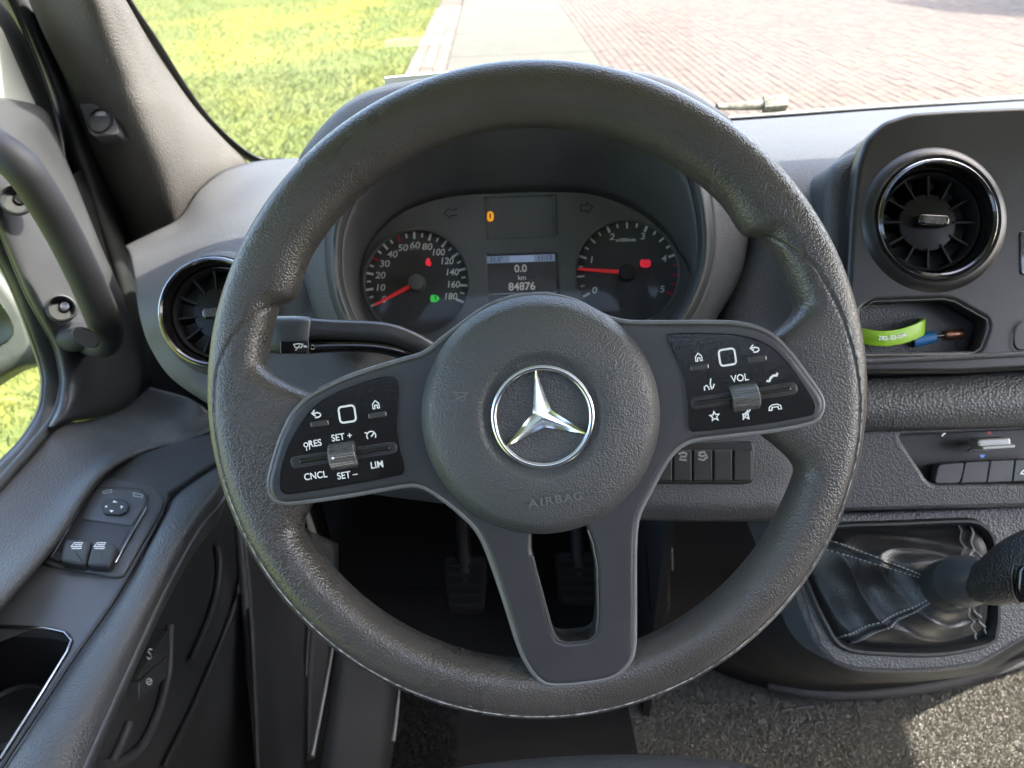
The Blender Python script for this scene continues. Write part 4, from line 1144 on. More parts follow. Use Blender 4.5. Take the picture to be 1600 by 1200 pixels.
# ------------------------------------------------------------------ gear console
GF = Frame(1400, 920, .625, -8, 0, 0)
gc = thing("gear_console", GF.M, "grey grained gear lever console below the heater controls", "console")
go = [(1195, 806), (1650, 788), (1740, 786), (1740, 950), (1650, 982), (1598, 1002), (1560, 1026), (1530, 1043), (1470, 1051), (1390, 1053), (1336, 1050), (1300, 1037), (1276, 1010), (1255, 965), (1240, 920), (1218, 860)]
boot_o = [(1262, 840), (1300, 828), (1400, 824), (1500, 820), (1522, 822), (1540, 836), (1546, 860), (1551, 950), (1548, 985), (1538, 1000), (1469, 1014), (1394, 1014), (1322, 1006), (1294, 972), (1268, 915), (1255, 870)]
slab("top", GF, spl2 if False else round_poly(GF.l2(go), .012), 0, .06, console_m, gc, .004, holes=[smooth_poly([GF.loc(*q).to_2d() for q in boot_o], 80)], segs=5)
strokes("frame_groove", GF, [[(1247, 905), (1266, 965), (1284, 1008), (1306, 1032), (1338, 1043), (1400, 1046), (1470, 1043), (1530, 1034), (1566, 1014), (1600, 994)]], 2.2, .0006, black, gc)
fr2 = smooth_poly([GF.loc(*q).to_2d() for q in boot_o], 90)
v = []; f = []
A, B, Cc = inset(ccw(fr2), -.006), inset(ccw(fr2), -.002), inset(ccw(fr2), .0015)
n = 90
v = [(a.x, a.y, .0004) for a in A] + [(a.x, a.y, .0042) for a in inset(ccw(fr2), -.004)] + [(b.x, b.y, .0040) for b in B] + [(c.x, c.y, -.006) for c in Cc]
for k in range(3):
    for i in range(n):
        j = (i + 1) % n; f.append((k * n + i, k * n + j, (k + 1) * n + j, (k + 1) * n + i))
mk("boot_frame", v, f, rubber, gc, GF.M, True, 60)
# lower body of the console down to the floor
top_c = [(1235, 905), (1258, 980), (1290, 1035), (1350, 1058), (1460, 1058), (1545, 1042), (1605, 1008), (1740, 952)]
FZ = -1.0
flo = [(1085, 1030), (1130, 1052), (1200, 1075), (1290, 1090), (1400, 1085), (1500, 1068), (1600, 1036), (1740, 985)]
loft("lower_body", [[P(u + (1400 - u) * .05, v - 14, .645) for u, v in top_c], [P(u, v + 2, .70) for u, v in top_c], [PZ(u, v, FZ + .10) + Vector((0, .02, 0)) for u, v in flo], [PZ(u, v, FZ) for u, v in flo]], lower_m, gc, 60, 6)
tube("base_strip", [PZ(u, v - 5, FZ + .035) for u, v in flo[2:]], .008, dash_m, gc, 10, samples=50)
for q in ([(1202, 1061), (1218, 1058)], [(1222, 1058), (1250, 1054)], [(1233, 1081), (1236, 1080)], [(1252, 1079), (1266, 1075)]):
    tube("clip", [PZ(a, b, FZ + .06) + Vector((0, -.05, 0)) for a, b in q], .0022, dash_m, gc, 8)

# gear lever with its leather boot
gl_ = thing("gear_lever", P(1490, 910, .57), "gear lever with stitched black leather boot and leather knob", "gear lever")
outl = cr([GF.loc(*q) for q in boot_o], 96, True)
ctr = GF.loc(1497, 908, .058)
ax = (GF.I.to_3x3() @ (P(1560, 895, .50) - P(1478, 914, .575))).normalized()
e1 = ax.cross(Vector((0, 0, 1))).normalized(); e2 = ax.cross(e1).normalized()
# collar ring matched in angle to the outline
ringp = []
cen2 = GF.loc(1478, 914, .045)
for p in outl:
    dv = (p - Vector((cen2.x, cen2.y, 0))); dv -= ax * dv.dot(ax); dv.normalize()
    ringp.append(cen2 + dv * .0165)
rows = []
K = 48
verts = []; faces = []
for k in range(K + 1):
    t = k / K
    for i in range(96):
        a, b = outl[i], ringp[i]
        q = a.lerp(b, t)
        lift = math.sin(math.pi * t) * (.004 + .010 * (.5 + .5 * math.sin(i * 2 * math.pi / 96 * 3 + .8))) - .006 * (1 - t) ** 2
        ang = i * 2 * math.pi / 96
        ph = 1.3 * math.sin(ang * 2 + .6) + .9 * noise.noise(Vector((q.x * 22, q.y * 22, 1.0)))
        fold = -.0070 * abs(math.sin(t * 9.5 + ph * 1.25)) ** .8 * math.sin(math.pi * min(1, t * 1.1)) ** 1.1
        fold += .0045 * noise.noise(Vector((q.x * 38, q.y * 38, 3.0))) * math.sin(math.pi * t)
        verts.append(q + Vector((0, 0, lift + fold)))
def surf(t, i):
    k = min(K - 1, max(0, int(t * K))); w = t * K - k; i %= 96; i0 = int(i); wi = i - i0; i1 = (i0 + 1) % 96
    a = verts[k * 96 + i0].lerp(verts[k * 96 + i1], wi); b = verts[(k + 1) * 96 + i0].lerp(verts[(k + 1) * 96 + i1], wi)
    return a.lerp(b, w)
for k in range(K):
    for i in range(96):
        j = (i + 1) % 96; faces.append((k * 96 + i, k * 96 + j, (k + 1) * 96 + j, (k + 1) * 96 + i))
boot = mk("boot", verts, faces, boot_l, gl_, GF.M, True, 180)
md = boot.modifiers.new("smooth", 'SUBSURF'); md.levels = 1; md.render_levels = 1
def nearest_i(u, v):
    q = GF.loc(u, v); return min(range(96), key=lambda i: (outl[i] - q).length)
for (u, v) in ((1262, 842), (1512, 820), (1322, 1006), (1540, 999)):
    i = nearest_i(u, v)
    for off in (-.75, .75):
        tube("seam", [surf(t / 28, i + off) + Vector((0, 0, .0006)) for t in range(1, 28)], .0010, boot_l, boot, 6, GF.M, cap=False)
        for s in range(26):
            t0 = (s + .2) / 27; t1 = (s + .75) / 27
            tube("stitch", [surf(t0, i + off * 1.5) + Vector((0, 0, .0009)), surf(t1, i + off * 1.5) + Vector((0, 0, .0009))], .00075, thread, boot, 5, GF.M)
gw = lambda u, v, d: P(u, v, d)
tube("collar", [gw(1474, 917, .583), gw(1480, 914, .572), gw(1492, 911, .560), gw(1494, 911, .559)], [.0165, .0180, .0178, .0150], rubber, gl_, 32)
tube("collar_cone", [gw(1492, 911, .561), gw(1505, 908, .548), gw(1522, 905, .535), gw(1540, 902, .525)], [.0160, .0185, .0165, .012], door_sm, gl_, 32)
kn = tube("knob", [gw(1526, 924, .533), gw(1534, 917, .528), gw(1553, 909, .520), gw(1577, 898, .510), gw(1606, 885, .500), gw(1640, 874, .490), gw(1680, 866, .480), gw(1710, 864, .475)],
          [.0085, .0130, .0158, .0186, .0212, .0220, .0205, .011], knob_l, gl_, 36, samples=40, angle=180)
tag(kn, "black leather knob at the right edge")
sk = [(1604, 855), (1590, 868), (1583, 886), (1581, 908), (1584, 928), (1592, 942)]
tube("knob_seam", [gw(u, v, d) for (u, v), d in zip(sk, (.494, .490, .488, .489, .494, .501))], .0011, boot_l, kn, 8, samples=24)
slab("knob_inlay", Frame(1600, 905, .482, 0, -20, 0), Frame(1600, 905, .482, 0, -20, 0).l2([(1592, 890), (1606, 872), (1660, 864), (1660, 945), (1596, 943), (1589, 918)]), 0, .012, piano, kn, .002)
# ------------------------------------------------------------------ left pillar, door
pil = thing("pillar_trim", PX(160, 190, -.44), "grey grained windscreen pillar trim left of the windscreen", "pillar trim")
pe = [(35, -60), (60, 0), (83, 60), (110, 120), (127, 170), (150, 233), (180, 317), (203, 392)]
pm = [(110, -60), (133, 0), (155, 60), (182, 120), (200, 170), (222, 233), (245, 310), (262, 372)]
pn = [(140, -60), (170, 0), (200, 60), (232, 120), (256, 170), (280, 233), (295, 290), (300, 345)]
pg = [(157, -60), (194, 0), (229, 60), (268, 120), (306, 172), (352, 222), (384, 252), (400, 275)]
def wback(p, b): q = PW(*p); return q + (CAM - q).normalized() * b
pb = lambda pts, bs: [wback(p, b) for p, b in zip(pts, bs)]
loft("trim", [[q + Vector((-.03, .04, 0)) for q in pb(pe, (.03, .035, .05, .08, .11, .16, .23, .33))], pb(pe, (.03, .035, .05, .08, .11, .16, .23, .33)), pb(pm, (.085, .09, .105, .13, .165, .215, .28, .35)), pb(pn, (.05, .055, .065, .085, .115, .16, .21, .27)), pb(pg, [.003] * 8)], pillar_m, pil, 60, 8, angle=120)
KP = FrameW(Matrix.Translation(PX(157, 187, -.447)) @ (R3 @ Matrix.Rotation(rad(-4), 3, 'Y') @ Matrix.Rotation(rad(-6), 3, 'X')).to_4x4(), .75 / FPX)
kq = [(124, 162), (167, 160), (176, 164), (185, 205), (181, 210), (146, 213), (139, 208)]
kplate = slab("release_plate", KP, round_poly(KP.l2(kq, .006), .002), .006, .02, door_sm, pil, .0012)
kc = KP.loc(157, 189, .006)
lathe("release_ring", KP, (kc.x, kc.y), [(22 * KP.px, .006), (22 * KP.px, .0085), (20 * KP.px, .009), (18.5 * KP.px, .006), (17 * KP.px, .002), (.0003, .001)], rubber, kplate, 40)
strokes("lock_mark", KP, [[(146, 183), (155, 181), (155, 190), (149, 191)], [(152, 191), (160, 191)]], 2.2, .0016, grey_p, kplate)
mk("release_lever", [KP.loc(u, v, z) for u, v, z in ((141, 183, .004), (150, 173, .006), (163, 172, .006), (174, 185, .004), (166, 181, .007), (150, 181, .007))], [(0, 5, 4, 3, 2, 1)], silver, kplate, KP.M, False)

seal = thing("door_seal", PX(120, 250, -.49), "smooth dark rubber weather seal between pillar and door", "seal")
se0 = [(-40, -60), (0, 10), (33, 67), (63, 140), (86, 207), (110, 280), (140, 370), (175, 470), (195, 560), (197, 640)]
se1 = [(20, -60), (48, 0), (72, 60), (98, 120), (116, 170), (140, 236), (170, 318), (196, 392), (214, 480), (236, 600)]
mid = [((a[0] + b[0]) / 2, (a[1] + b[1]) / 2) for a, b in zip(se0, se1)]
loft("bulb", [[PX(u - 14, v, -.56) for u, v in se0], [PX(u, v, -.535) for u, v in se0], [PX(u, v, -.502) for u, v in mid], [PX(u, v, -.498) for u, v in se1], [PX(u + 10, v, -.53) for u, v in se1]], rubber, seal, 70, 8)
lip = [(-30, -70), (12, -8), (42, 58), (70, 130), (92, 200), (100, 250)]
tube("lip", [PX(u, v, -.488) for u, v in lip], .0025, black, seal, 8, samples=40)

door = thing("door", PX(60, 700, -.42), "left front door with dark grey trim, armrest, grab handle and window", "door")
# upper frame trim round the window
fo = [(-60, 150), (55, 172), (82, 215), (112, 290), (152, 390), (187, 470), (206, 540), (212, 600), (190, 640), (140, 655), (80, 668)]
fi = [(-60, 268), (-30, 300), (0, 350), (20, 394), (47, 457), (70, 500), (90, 540), (100, 583), (100, 607), (93, 637), (78, 667)]
fm = [((a[0] * .45 + b[0] * .55), (a[1] * .45 + b[1] * .55)) for a, b in zip(fo, fi)]
loft("window_frame_trim", [[PX(u + 4, v, -.53) for u, v in fo], [PX(u, v, -.480) for u, v in fo], [PX(u, v, -.462) for u, v in fm], [PX(u, v, -.470) for u, v in fi], [PX(u - 2, v, -.50) for u, v in fi]], door_sm, door, 70, 8)
wl = [(-60, 225), (-30, 300), (0, 347), (20, 393), (47, 457), (70, 500), (90, 540), (100, 583), (100, 607), (93, 637), (80, 663), (50, 700), (0, 757), (-50, 810)]
tube("window_seal", [PX(u, v, -.474) for u, v in wl], .0055, rubber, door, 10, samples=80)
wl2 = [(-90, 260), (-60, 322), (-20, 378), (4, 418), (25, 462), (50, 527), (66, 577), (68, 610), (60, 647), (33, 690), (0, 724), (-50, 775)]
wl1 = [(-50, 245), (-25, 300), (2, 350), (22, 397), (50, 462), (86, 540), (97, 585), (97, 610), (90, 640), (62, 688), (10, 750), (-50, 812)]
loft("window_channel", [[PX(u, v, -.478) for u, v in wl1], [PX(u, v, -.492) for u, v in wl2], [PX(u - 3, v, -.515) for u, v in wl2]], door_sm, door, 70, 4, arc=False)
tube("channel_lip", [PX(u, v, -.492) for u, v in wl2], .002, rubber, door, 8, samples=80)
mk("window_pane", [Vector((-.507, .85, 1.75 - .50)), Vector((-.507, -.3, 1.75 - .50)), Vector((-.49, -.3, 1.75 + .3)), Vector((-.49, .62, 1.75 + .3))], [(0, 1, 2, 3)], side_glass, door, None, False)
slab_w = [PX(u, v, -.495) for u, v in ((-60, -40), (0, 48), (27, 110), (55, 172), (30, 176), (-60, 174))]
loft("frame_edge", [[PX(u, v, -.494) for u, v in ((-60, -44), (0, 46), (27, 108), (54, 172), (80, 220))], [PX(u, v, -.51) for u, v in ((-30, -60), (6, 8), (40, 67), (70, 140), (92, 210))]], rubber, door, 30, 4)
quadsheet("painted_frame", slab_w, paint_w, .006, door)
# grab handle
hp = [(-46, 202), (-10, 228), (30, 258), (63, 303), (98, 362), (132, 430), (158, 490), (168, 520), (160, 537), (137, 536)]
hx = [-.46, -.435, -.415, -.408, -.405, -.403, -.404, -.412, -.425, -.455]
hr = [.018, .0165, .0160, .0158, .0158, .0158, .0160, .0158, .0148, .013]
hd = tube("grab_handle", [PX(u, v, x) for (u, v), x in zip(hp, hx)], hr, handle_m, door, 32, samples=70, angle=180)
tube("handle_foot", [PX(150, 520, -.43), PX(120, 525, -.452), PX(108, 520, -.468)], [.012, .016, .022], handle_m, door, 24, samples=16)
tube("handle_cap", [PX(134, 527, -.416), PX(133, 528, -.414)], [.0085, .0075], handle_m, hd, 20, flat=1.6)
for u, v in ((25, 312), (96, 482)):
    SFr = FrameW(Matrix.Translation(PX(u, v, -.452)) @ (R3 @ Matrix.Rotation(rad(32), 3, 'Y')).to_4x4(), .74 / FPX)
    s_ = lathe("screw_recess", SFr, (0, 0), [(.0145, -.002), (.0140, .002), (.0125, .003), (.0112, .001), (.0108, -.006), (.0003, -.006)], rubber, door, 36)
    lathe("screw_head", SFr, (.003, .003), [(.0055, -.006), (.0053, -.0035), (.004, -.0025), (.0012, -.0026), (.0009, -.0040), (.0002, -.0040)], dkchrome, s_, 24)
# belt pad, armrest, roll, lower wall
r0 = [(235, 606), (190, 642), (140, 658), (88, 668), (56, 704), (20, 742), (-30, 795), (-120, 890)]
r0x = [-.44, -.462, -.466, -.470, -.474, -.474, -.474, -.474]
r1 = [(300, 625), (262, 655), (215, 678), (165, 698), (112, 748), (62, 800), (5, 860), (-100, 970)]
r1x = [-.36, -.385, -.40, -.415, -.425, -.43, -.43, -.43]
r2 = [(335, 655), (290, 680), (235, 698), (182, 722), (142, 758), (90, 835), (32, 905), (-90, 1040)]
r2x = [-.335, -.355, -.375, -.39, -.398, -.398, -.398, -.398]
r3 = [(338, 668), (296, 688), (240, 705), (190, 727), (150, 762), (98, 838), (40, 908), (-80, 1045)]
loft("belt_pad", [[PX(u, v, x) for (u, v), x in zip(r0, r0x)], [PX(u, v, x) for (u, v), x in zip(r1, r1x)], [PX(u, v, x) for (u, v), x in zip(r2, r2x)], [PZ(u, v, -.468) for u, v in r3]], door_m, door, 60, 9)
AR = -.462
c2 = [(336, 676), (270, 693), (200, 716), (150, 752), (118, 795), (80, 848), (27, 915), (-60, 1025), (-150, 1140)]
c3 = [(350, 720), (310, 745), (275, 768), (258, 790), (247, 815), (183, 930), (110, 1036), (0, 1204), (-60, 1300)]
cup = [(-160, 990), (-40, 977), (69, 982), (101, 989), (112, 1001), (105, 1018), (60, 1091), (0, 1187), (-120, 1360), (-260, 1360)]
AF = FrameW(Matrix.Translation(PZ(150, 860, AR)) @ Matrix.Rotation(rad(2), 4, 'X'), .0005)
outl_a = [(338, 674), (270, 692), (200, 715), (150, 751), (118, 794), (80, 847), (27, 914), (-60, 1024), (-200, 1200), (-330, 1420), (-120, 1420), (0, 1202), (110, 1035), (183, 929), (247, 814), (257, 790), (262, 770), (300, 745), (345, 715)]
arm = slab("armrest_panel", AF, AF.l2(outl_a), 0, .012, door_sm, door, .0025, holes=[round_poly(AF.l2(cup), .004)], segs=4)
pocket("storage_cup", AF, round_poly(AF.l2([(-160, 988), (-40, 975), (70, 980), (103, 987), (114, 1001), (107, 1019), (62, 1092), (2, 1188), (-118, 1362), (-260, 1362)]), .004), -.001, .07, black, door, .004)
tube("cup_trim", [AF.M @ AF.loc(u, v, .0006) for u, v in ((-60, 976), (0, 978.5), (69, 981.5), (101, 988.5), (111.5, 1001), (105, 1018), (60, 1091), (0, 1187))], .0013, dkchrome, door, 8)
lathe("cup_bottle", AF, (AF.loc(18, 1118, -.06).x, AF.loc(18, 1118, -.06).y), [(.030, -.068), (.030, -.060), (.026, -.057), (.024, -.060), (.0005, -.060)], lower_m, door, 40)
tube("armrest_edge", [PZ(u, v, AR + .001) for u, v in ((258, 786), (247, 814), (183, 929), (110, 1035), (0, 1202))], .0015, black, door, 8, samples=40)
ro1 = [(352, 730), (318, 752), (288, 778), (272, 802), (258, 826), (198, 940), (125, 1048), (14, 1215), (-40, 1300)]
ro2 = [(356, 738), (335, 765), (312, 795), (292, 825), (272, 858), (222, 955), (155, 1075), (70, 1210), (20, 1300)]
ro3 = [(352, 765), (342, 785), (322, 808), (304, 832), (284, 866), (246, 938), (185, 1070), (124, 1205), (80, 1300)]
loft("armrest_roll", [[PZ(u, v, AR - .012) for u, v in c3], [PZ(u, v, AR + .003) for u, v in ro1], [PZ(u, v, AR + .003) for u, v in ro2], [PZ(u, v, AR - .014) for u, v in ro3], [PZ(u, v, AR - .014) + Vector((-.012, 0, -.03)) for u, v in ro3]], door_m, door, 60, 8)
tube("roll_piping", [PZ(u, v, AR - .016) + Vector((.002, 0, 0)) for u, v in ro3], .003, door_sm, door, 8, samples=60)
wq = [Vector((-.335, .95, 1.75 - .49)), Vector((-.335, .64, 1.75 - .49)), Vector((-.335, .30, 1.75 - .49)), Vector((-.335, -.3, 1.75 - .49))]
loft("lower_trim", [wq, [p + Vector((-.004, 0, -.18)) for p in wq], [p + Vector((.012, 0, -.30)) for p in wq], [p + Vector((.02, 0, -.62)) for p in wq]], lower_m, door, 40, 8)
# map pocket ribs on the lower trim
XL = -.333
def ribs(name, pts, r, mat, x=XL, par=None): return tube(name, [PX(u, v, x) for u, v in pts], r, mat, par or door, 10, samples=50)
ribs("pocket_rim", [(339, 850), (343, 880), (338, 930), (320, 985), (298, 1035)], .004, lower_m)
ribs("pocket_rim", [(374, 860), (376, 900), (362, 960), (330, 1040), (300, 1110), (255, 1200)], .003, lower_m)
ribs("pocket_lip", [(266, 975), (264, 1040), (258, 1075), (245, 1120), (222, 1165), (190, 1190), (155, 1198)], .0045, lower_m)
ribs("door_edge", [(372, 820), (380, 900), (388, 1000), (393, 1100), (398, 1210)], .005, door_sm, -.322)
ribs("pocket_lip", [(202, 1130), (190, 1160), (172, 1198)], .004, lower_m)
WB = FrameW(Matrix.Translation(PX(234, 1044, XL + .004)) @ Matrix.Rotation(rad(90), 4, 'Z') @ Matrix.Rotation(rad(90), 4, 'X'), .66 / FPX)
bt1 = slab("door_button", WB, WB.l2([(215, 1050), (258, 985), (258, 1022), (212, 1062)]), .003, .01, rubber, door, .001)
bt2 = slab("door_button", WB, WB.l2([(212, 1066), (257, 1024), (257, 1058), (212, 1095)]), .003, .01, rubber, door, .001)
strokes("symbol", WB, [[(238, 1015), (233, 1014), (231, 1018), (235, 1022), (237, 1027), (233, 1030), (230, 1027)]], 2.6, .0036, grey_p, bt1)
strokes("symbol", WB, [arc((233, 1065), 4.5, 0, 360, 12), [(230, 1066), (236, 1064)]], 2.2, .0036, grey_p, bt2)
# window and mirror switches on the armrest
wsw = thing("window_switches", AF.M @ Matrix.Translation(AF.loc(165, 820)), "black window and mirror switch module set in the door armrest", "switch panel")
sur = [(156, 745), (218, 752), (243, 762), (255, 780), (250, 800), (193, 900), (178, 902), (74, 884), (66, 876), (122, 772), (136, 752)]
slab("surround", AF, round_poly(AF.l2(sur, .002), .004), .003, .006, door_sm, wsw, .0024)
mod = [(152, 759), (219, 762), (233, 774), (229, 793), (181, 878), (170, 887), (88, 877), (79, 871), (134, 782)]
slab("module", AF, round_poly(AF.l2(mod, .004), .004), .0042, .006, rubber, wsw, .0010)
tube("module_trim", [AF.M @ AF.loc(u, v, .0044) for u, v in ((229, 793), (181, 878), (170, 886), (88, 876.5), (79.5, 871), (134, 782))], .0009, dkchrome, wsw, 8)
slab("mirror_plate", AF, round_poly(AF.l2([(152, 763), (218, 765), (229, 776), (225, 792), (206, 821), (127, 811), (140, 780)], .0055), .003), .0055, .003, door_sm, wsw, .0012)
slab("switch_well", AF, round_poly(AF.l2([(122, 815), (203, 826), (178, 872), (86, 862)], .0046), .003), .0046, .002, black, wsw, .0004)
mrk = slab("mirror_rocker", AF, round_poly(AF.l2([(157, 789), (165, 779), (193, 779), (202, 787), (200, 797), (190, 804), (162, 803)], .0075), .004), .0080, .004, rubber, wsw, .0012)
for pts in ([(178, 782), (184, 785), (176, 785)], [(167, 789), (163, 792), (168, 793)], [(193, 791), (188, 790), (189, 795)], [(171, 797), (178, 797), (174, 801)]):
    mk("arrow", [AF.loc(u, v, .0083) for u, v in pts], [(0, 1, 2)], white_p, mrk, AF.M, False)
strokes("fold_mark", AF, [[(161, 768), (174, 765), (174, 769), (162, 771), (161, 768)]], 2.4, .0058, grey_p, wsw)
strokes("fold_mark", AF, [[(209, 770), (223, 773), (222, 777), (209, 775), (209, 770)]], 2.4, .0058, grey_p, wsw)
for q, mk_u in (([(98, 846), (104, 840), (143, 844), (132, 882), (92, 876)], 120), ([(145, 844), (180, 848), (183, 856), (172, 880), (167, 884), (134, 882)], 156)):
    wsr = slab("window_rocker", AF, round_poly(AF.l2(q, .011), .004), .011, .009, rubber, wsw, .003, segs=5)
    c = (mk_u, 852)
    strokes("window_mark", AF, [[(c[0] - 9, c[1] + 2), (c[0] - 4, c[1] - 4), (c[0] + 9, c[1] - 4), (c[0] + 8, c[1] - 1), (c[0] - 3, c[1] - 1)], [(c[0] - 9, c[1] + 2), (c[0] + 7, c[1] + 2), (c[0] + 7, c[1] + 5), (c[0] - 8, c[1] + 5)]], 1.8, .0113, white_p, wsr)

loft("front_filler", [[Vector((-.50, y, 1.75 - .25)) for y in (.78, .92, 1.15)], [Vector((-.505, y, 1.75 - .50)) for y in (.76, .92, 1.15)], [Vector((-.42, y, 1.75 - .95)) for y in (.62, .85, 1.15)]], lower_m, kickless if False else seal, 12, 6)
# exterior mirror seen through the side window
mr = thing("door_mirror", PX(10, 520, -.75), "grey green door mirror housing seen through the side window", "mirror")
mo = [(-260, 330), (-120, 350), (-20, 400), (40, 470), (62, 530), (60, 566), (30, 573), (0, 589), (-60, 620), (-200, 640)]
MF = FrameW(Matrix.Translation(PX(0, 500, -.80)) @ (R3 @ Matrix.Rotation(rad(25), 3, 'Y')).to_4x4(), 1.2 / FPX)
slab("housing", MF, smooth_poly([MF.loc(*q).to_2d() for q in mo], 60), 0, .12, noisy("mirror_plastic", (.030, .036, .030), (.045, .052, .043), 30, .5), mr, .02, segs=6)
slab("mirror_glass", MF, smooth_poly([MF.loc(*q).to_2d() for q in [(-220, 380), (-110, 390), (-35, 430), (10, 485), (22, 520), (0, 540), (-60, 565), (-200, 590)]], 50), .003, .004, plain("mirror_silver", (.20, .23, .20), .12, 1.0), mr, .001)
# ------------------------------------------------------------------ floor, carpet, pedals, seat
FZw = 1.75 + FZ
fl = mk("cab_floor", [Vector((-.5, -.8, FZw)), Vector((1.4, -.8, FZw)), Vector((1.4, 1.2, FZw)), Vector((-.5, 1.2, FZw))], [(0, 1, 2, 3)], carpet_m, None, None, False)
tag(fl, kind="structure")
def pile(name, n, box, h, mat, lab, cat, z=0.0):
    v = []; f = []
    for i in range(n):
        x = random.uniform(box[0], box[1]); y = random.uniform(box[2], box[3]); p = Vector((x, y, FZw + z)); a = random.random() * 6.283
        d = Vector((math.cos(a), math.sin(a), 0)) * .0006; hh = h * random.uniform(.5, 1.2); l = Vector((random.gauss(0, .35), random.gauss(0, .35), 1)) * hh
        k = len(v); v += [p - d, p + d, p + l + d * .9, p + l - d * .9]; f.append((k, k + 1, k + 2, k + 3))
    o = mk(name, v, f, mat, None, None, False)
    return tag(o, lab, cat, None, "stuff")
pile("carpet", 260000, (.14, .80, .42, .90), .0038, pile_m, "speckled beige grey carpet between the seats, partly in sun", "carpet")
fm_ = [PZ(610, 1060, FZ + .004), PZ(706, 1080, FZ + .004), PZ(712, 1230, FZ + .004), PZ(600, 1230, FZ + .004)]
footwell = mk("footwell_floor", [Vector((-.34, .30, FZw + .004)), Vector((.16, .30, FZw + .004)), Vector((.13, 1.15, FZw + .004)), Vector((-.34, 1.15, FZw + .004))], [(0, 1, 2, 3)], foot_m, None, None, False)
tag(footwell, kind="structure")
b0 = PZ(612, 1090, FZ + .012)
pile("floor_mat_pile", 14000, (b0.x, b0.x + .10, b0.y - .30, b0.y + .06), .006, pile_dk, "dark speckled floor mat strip below the wheel at left", "floor mat", .005)
fw = quadsheet("firewall", [Vector((-.5, 1.16, FZw)), Vector((1.4, 1.16, FZw)), Vector((1.4, 1.16, FZw + .60)), Vector((-.5, 1.16, FZw + .60))], foot_m, .02)
tag(fw, kind="structure")
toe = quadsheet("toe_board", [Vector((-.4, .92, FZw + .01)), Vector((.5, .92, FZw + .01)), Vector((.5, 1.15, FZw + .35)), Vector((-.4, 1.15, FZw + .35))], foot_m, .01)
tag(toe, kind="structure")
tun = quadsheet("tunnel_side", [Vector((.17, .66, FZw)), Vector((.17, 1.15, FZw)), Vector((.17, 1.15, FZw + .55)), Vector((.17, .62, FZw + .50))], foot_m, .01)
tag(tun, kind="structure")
shelf = quadsheet("sun_block_shelf", [Vector((-.40, .86, 1.75 - .37)), Vector((1.38, .86, 1.75 - .37)), Vector((1.38, 1.25, 1.75 - .37)), Vector((-.40, 1.25, 1.75 - .37))], foot_m, .01)  # unseen sheet added to stop sun leaking down behind the dashboard
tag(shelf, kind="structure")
fw2 = mk("footwell_shade_sheet", [Vector((.10, .70, FZw + .010)), Vector((.38, .74, FZw + .010)), Vector((.38, 1.15, FZw + .010)), Vector((.10, 1.15, FZw + .010))], [(0, 1, 2, 3)], foot_m, None, None, False)  # dark sheet over the carpet, stands in for shade under the dashboard
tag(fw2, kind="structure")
# kick panel beside the footwell; light on its edges is modelled as pale strips
kick = thing("sill_panel", P(440, 1000, .85), "dark plastic kick panel between the door and the footwell", "panel")
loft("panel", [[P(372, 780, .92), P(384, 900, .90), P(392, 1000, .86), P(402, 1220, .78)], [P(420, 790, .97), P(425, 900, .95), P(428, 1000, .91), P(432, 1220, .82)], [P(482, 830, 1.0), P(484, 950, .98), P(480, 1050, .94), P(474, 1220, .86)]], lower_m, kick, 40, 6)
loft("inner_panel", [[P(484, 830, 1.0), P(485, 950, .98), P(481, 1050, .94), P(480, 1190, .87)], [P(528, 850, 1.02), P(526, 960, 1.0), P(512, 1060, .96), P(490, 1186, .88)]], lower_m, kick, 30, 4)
tube("edge_glint", [P(522, 985, .985), P(519, 1016, .98), P(505, 1095, .935), P(488, 1182, .875)], [.0012, .0018, .0022, .0026], silver, kick, 10, samples=20)
tube("edge_glint", [P(483, 975, .965), P(480, 1020, .945), P(478, 1075, .93)], [.001, .0018, .0008], dash_m, kick, 10, samples=14)
ped = thing("seat_pedestal", P(660, 1120, .80), "black seat pedestal corner with an edge glint built as a pale strip below the wheel", "pedestal")
loft("pedestal_side", [[P(528, 1000, .99), P(515, 1100, .93), P(496, 1230, .86)], [P(626, 1010, 1.03), P(620, 1110, .97), P(606, 1230, .90)]], lower_m, ped, 20, 4)
tube("pedestal_glint", [P(624, 1078, .985), P(621, 1105, .97), P(617, 1140, .95), P(614, 1158, .94)], [.001, .0022, .0024, .003], silver, ped, 10, samples=16)  # glint on the plastic edge, built as a pale tube
# pedals
def pedal(u, v, d, w, h, label):
    F = Frame(u, v, d, -10, 0, 0)
    t = thing("pedal", F.M, label, "pedal", "pedals in the footwell")
    slab("pad", F, round_poly([Vector(q) for q in ((-w * .8, -h), (w * .8, -h), (w, h), (-w, h))], .012), 0, .014, pedal_m, t, .004)
    for k in range(5):
        y = -h * .7 + k * h * .35
        slab("rib", F, [Vector(q) for q in ((-w * .7, y - .003), (w * .7, y - .003), (w * .7, y + .003), (-w * .7, y + .003))], .003, .004, pedal_m, t, .001)
    q = F.M @ Vector((0, 0, -.01))
    tube("arm", [q, q + Vector((.0, .05, .10)), q + Vector((.0, .06, .28))], .009, black, t, 10, samples=14)
    return t
pedal(727, 915, .98, .030, .036, "left pedal with ribbed rubber pad in the dark footwell")
pedal(905, 905, 1.0, .032, .034, "middle pedal seen through the lower spoke of the wheel")
pedal(1030, 900, .98, .016, .05, "right narrow pedal in the dark footwell")
tube_c = thing("cable_loop", P(1045, 850, .90), "pale cable curving in the dark footwell right of the lower spoke", "cable")
tube("cable", [P(1036, 815, .90), P(1044, 835, .90), P(1048, 862, .905), P(1049, 890, .91)], .0026, dash_m, tube_c, 8, samples=20)
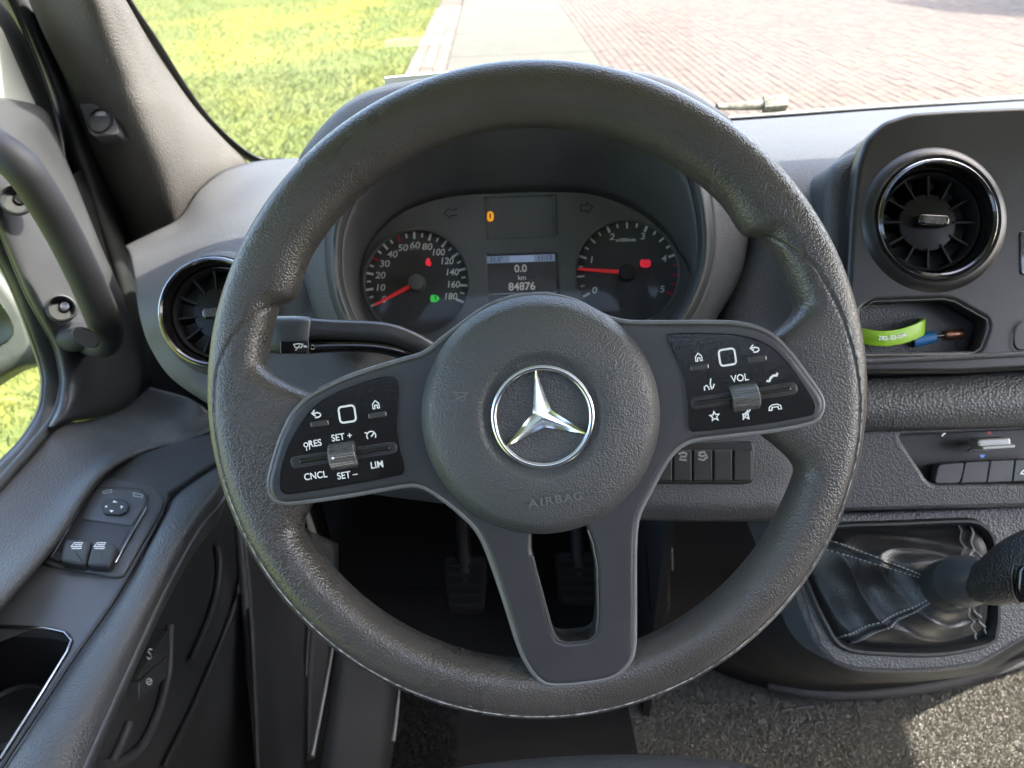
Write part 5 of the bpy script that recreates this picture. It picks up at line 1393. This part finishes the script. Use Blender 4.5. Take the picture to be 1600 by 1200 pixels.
# driver's seat cushion
seat = thing("driver_seat", Vector((.03, .1, 1.75 - .62)), "dark fabric driver's seat cushion at the bottom edge", "seat")
nx, ny = 50, 24; vs = []; fs = []
sy = PZ(870, 1160, -.575).y + .012
for j in range(ny + 1):
    for i in range(nx + 1):
        a = i / nx * 2 - 1; x = .035 + a * .27; t = j / ny
        front = sy - .06 * abs(a) ** 2.4
        if t < .5:
            w = t / .5 * math.pi / 2; y = front - .045 * (1 - math.sin(w)); z = -.575 - .05 * (1 - math.sin(w)) if False else -.575 - .06 * (1 - math.sin(w))
            y = front - .035 + .035 * math.cos(w) if False else front - .04 * (1 - math.cos(w)); z = -.575 - .07 * (1 - math.sin(w))
        else: y = front - .04 - (t - .5) / .5 * .45; z = -.575
        z -= .03 * abs(a) ** 4
        vs.append(Vector((x, y, 1.75 + z)))
for j in range(ny):
    for i in range(nx): fs.append((j * (nx + 1) + i, j * (nx + 1) + i + 1, (j + 1) * (nx + 1) + i + 1, (j + 1) * (nx + 1) + i))
cu_ = mk("cushion", vs, fs, fabric, seat, None, True, 180)
bs = [Vector((x, y, 1.75 + z)) for x, y, z in ((-.12, sy - .12, -.66), (.19, sy - .12, -.66), (.19, sy - .12, -.98), (-.12, sy - .12, -.98))]
quadsheet("seat_base", bs, lower_m, .03, seat)

# unseen backrest and headrest, added to block sky reflections in the switch pads
loft("backrest", [[Vector((x, -.16 - .05 * (1 - abs(x - .03) / .26), 1.75 - .56)) for x in (-.24, -.1, .03, .16, .30)], [Vector((x, -.24 - .05 * (1 - abs(x - .03) / .26), 1.75 - .2)) for x in (-.24, -.1, .03, .16, .30)], [Vector((x, -.30 - .03 * (1 - abs(x - .03) / .26), 1.75 + .06)) for x in (-.19, -.08, .03, .14, .25)]], fabric, seat, 20, 6, thick=.08)
loft("headrest", [[Vector((x, -.30, 1.75 + .10)) for x in (-.10, .03, .16)], [Vector((x, -.30, 1.75 + .19)) for x in (-.12, .03, .18)], [Vector((x, -.33, 1.75 + .27)) for x in (-.09, .03, .15)]], fabric, seat, 10, 4, thick=.08)
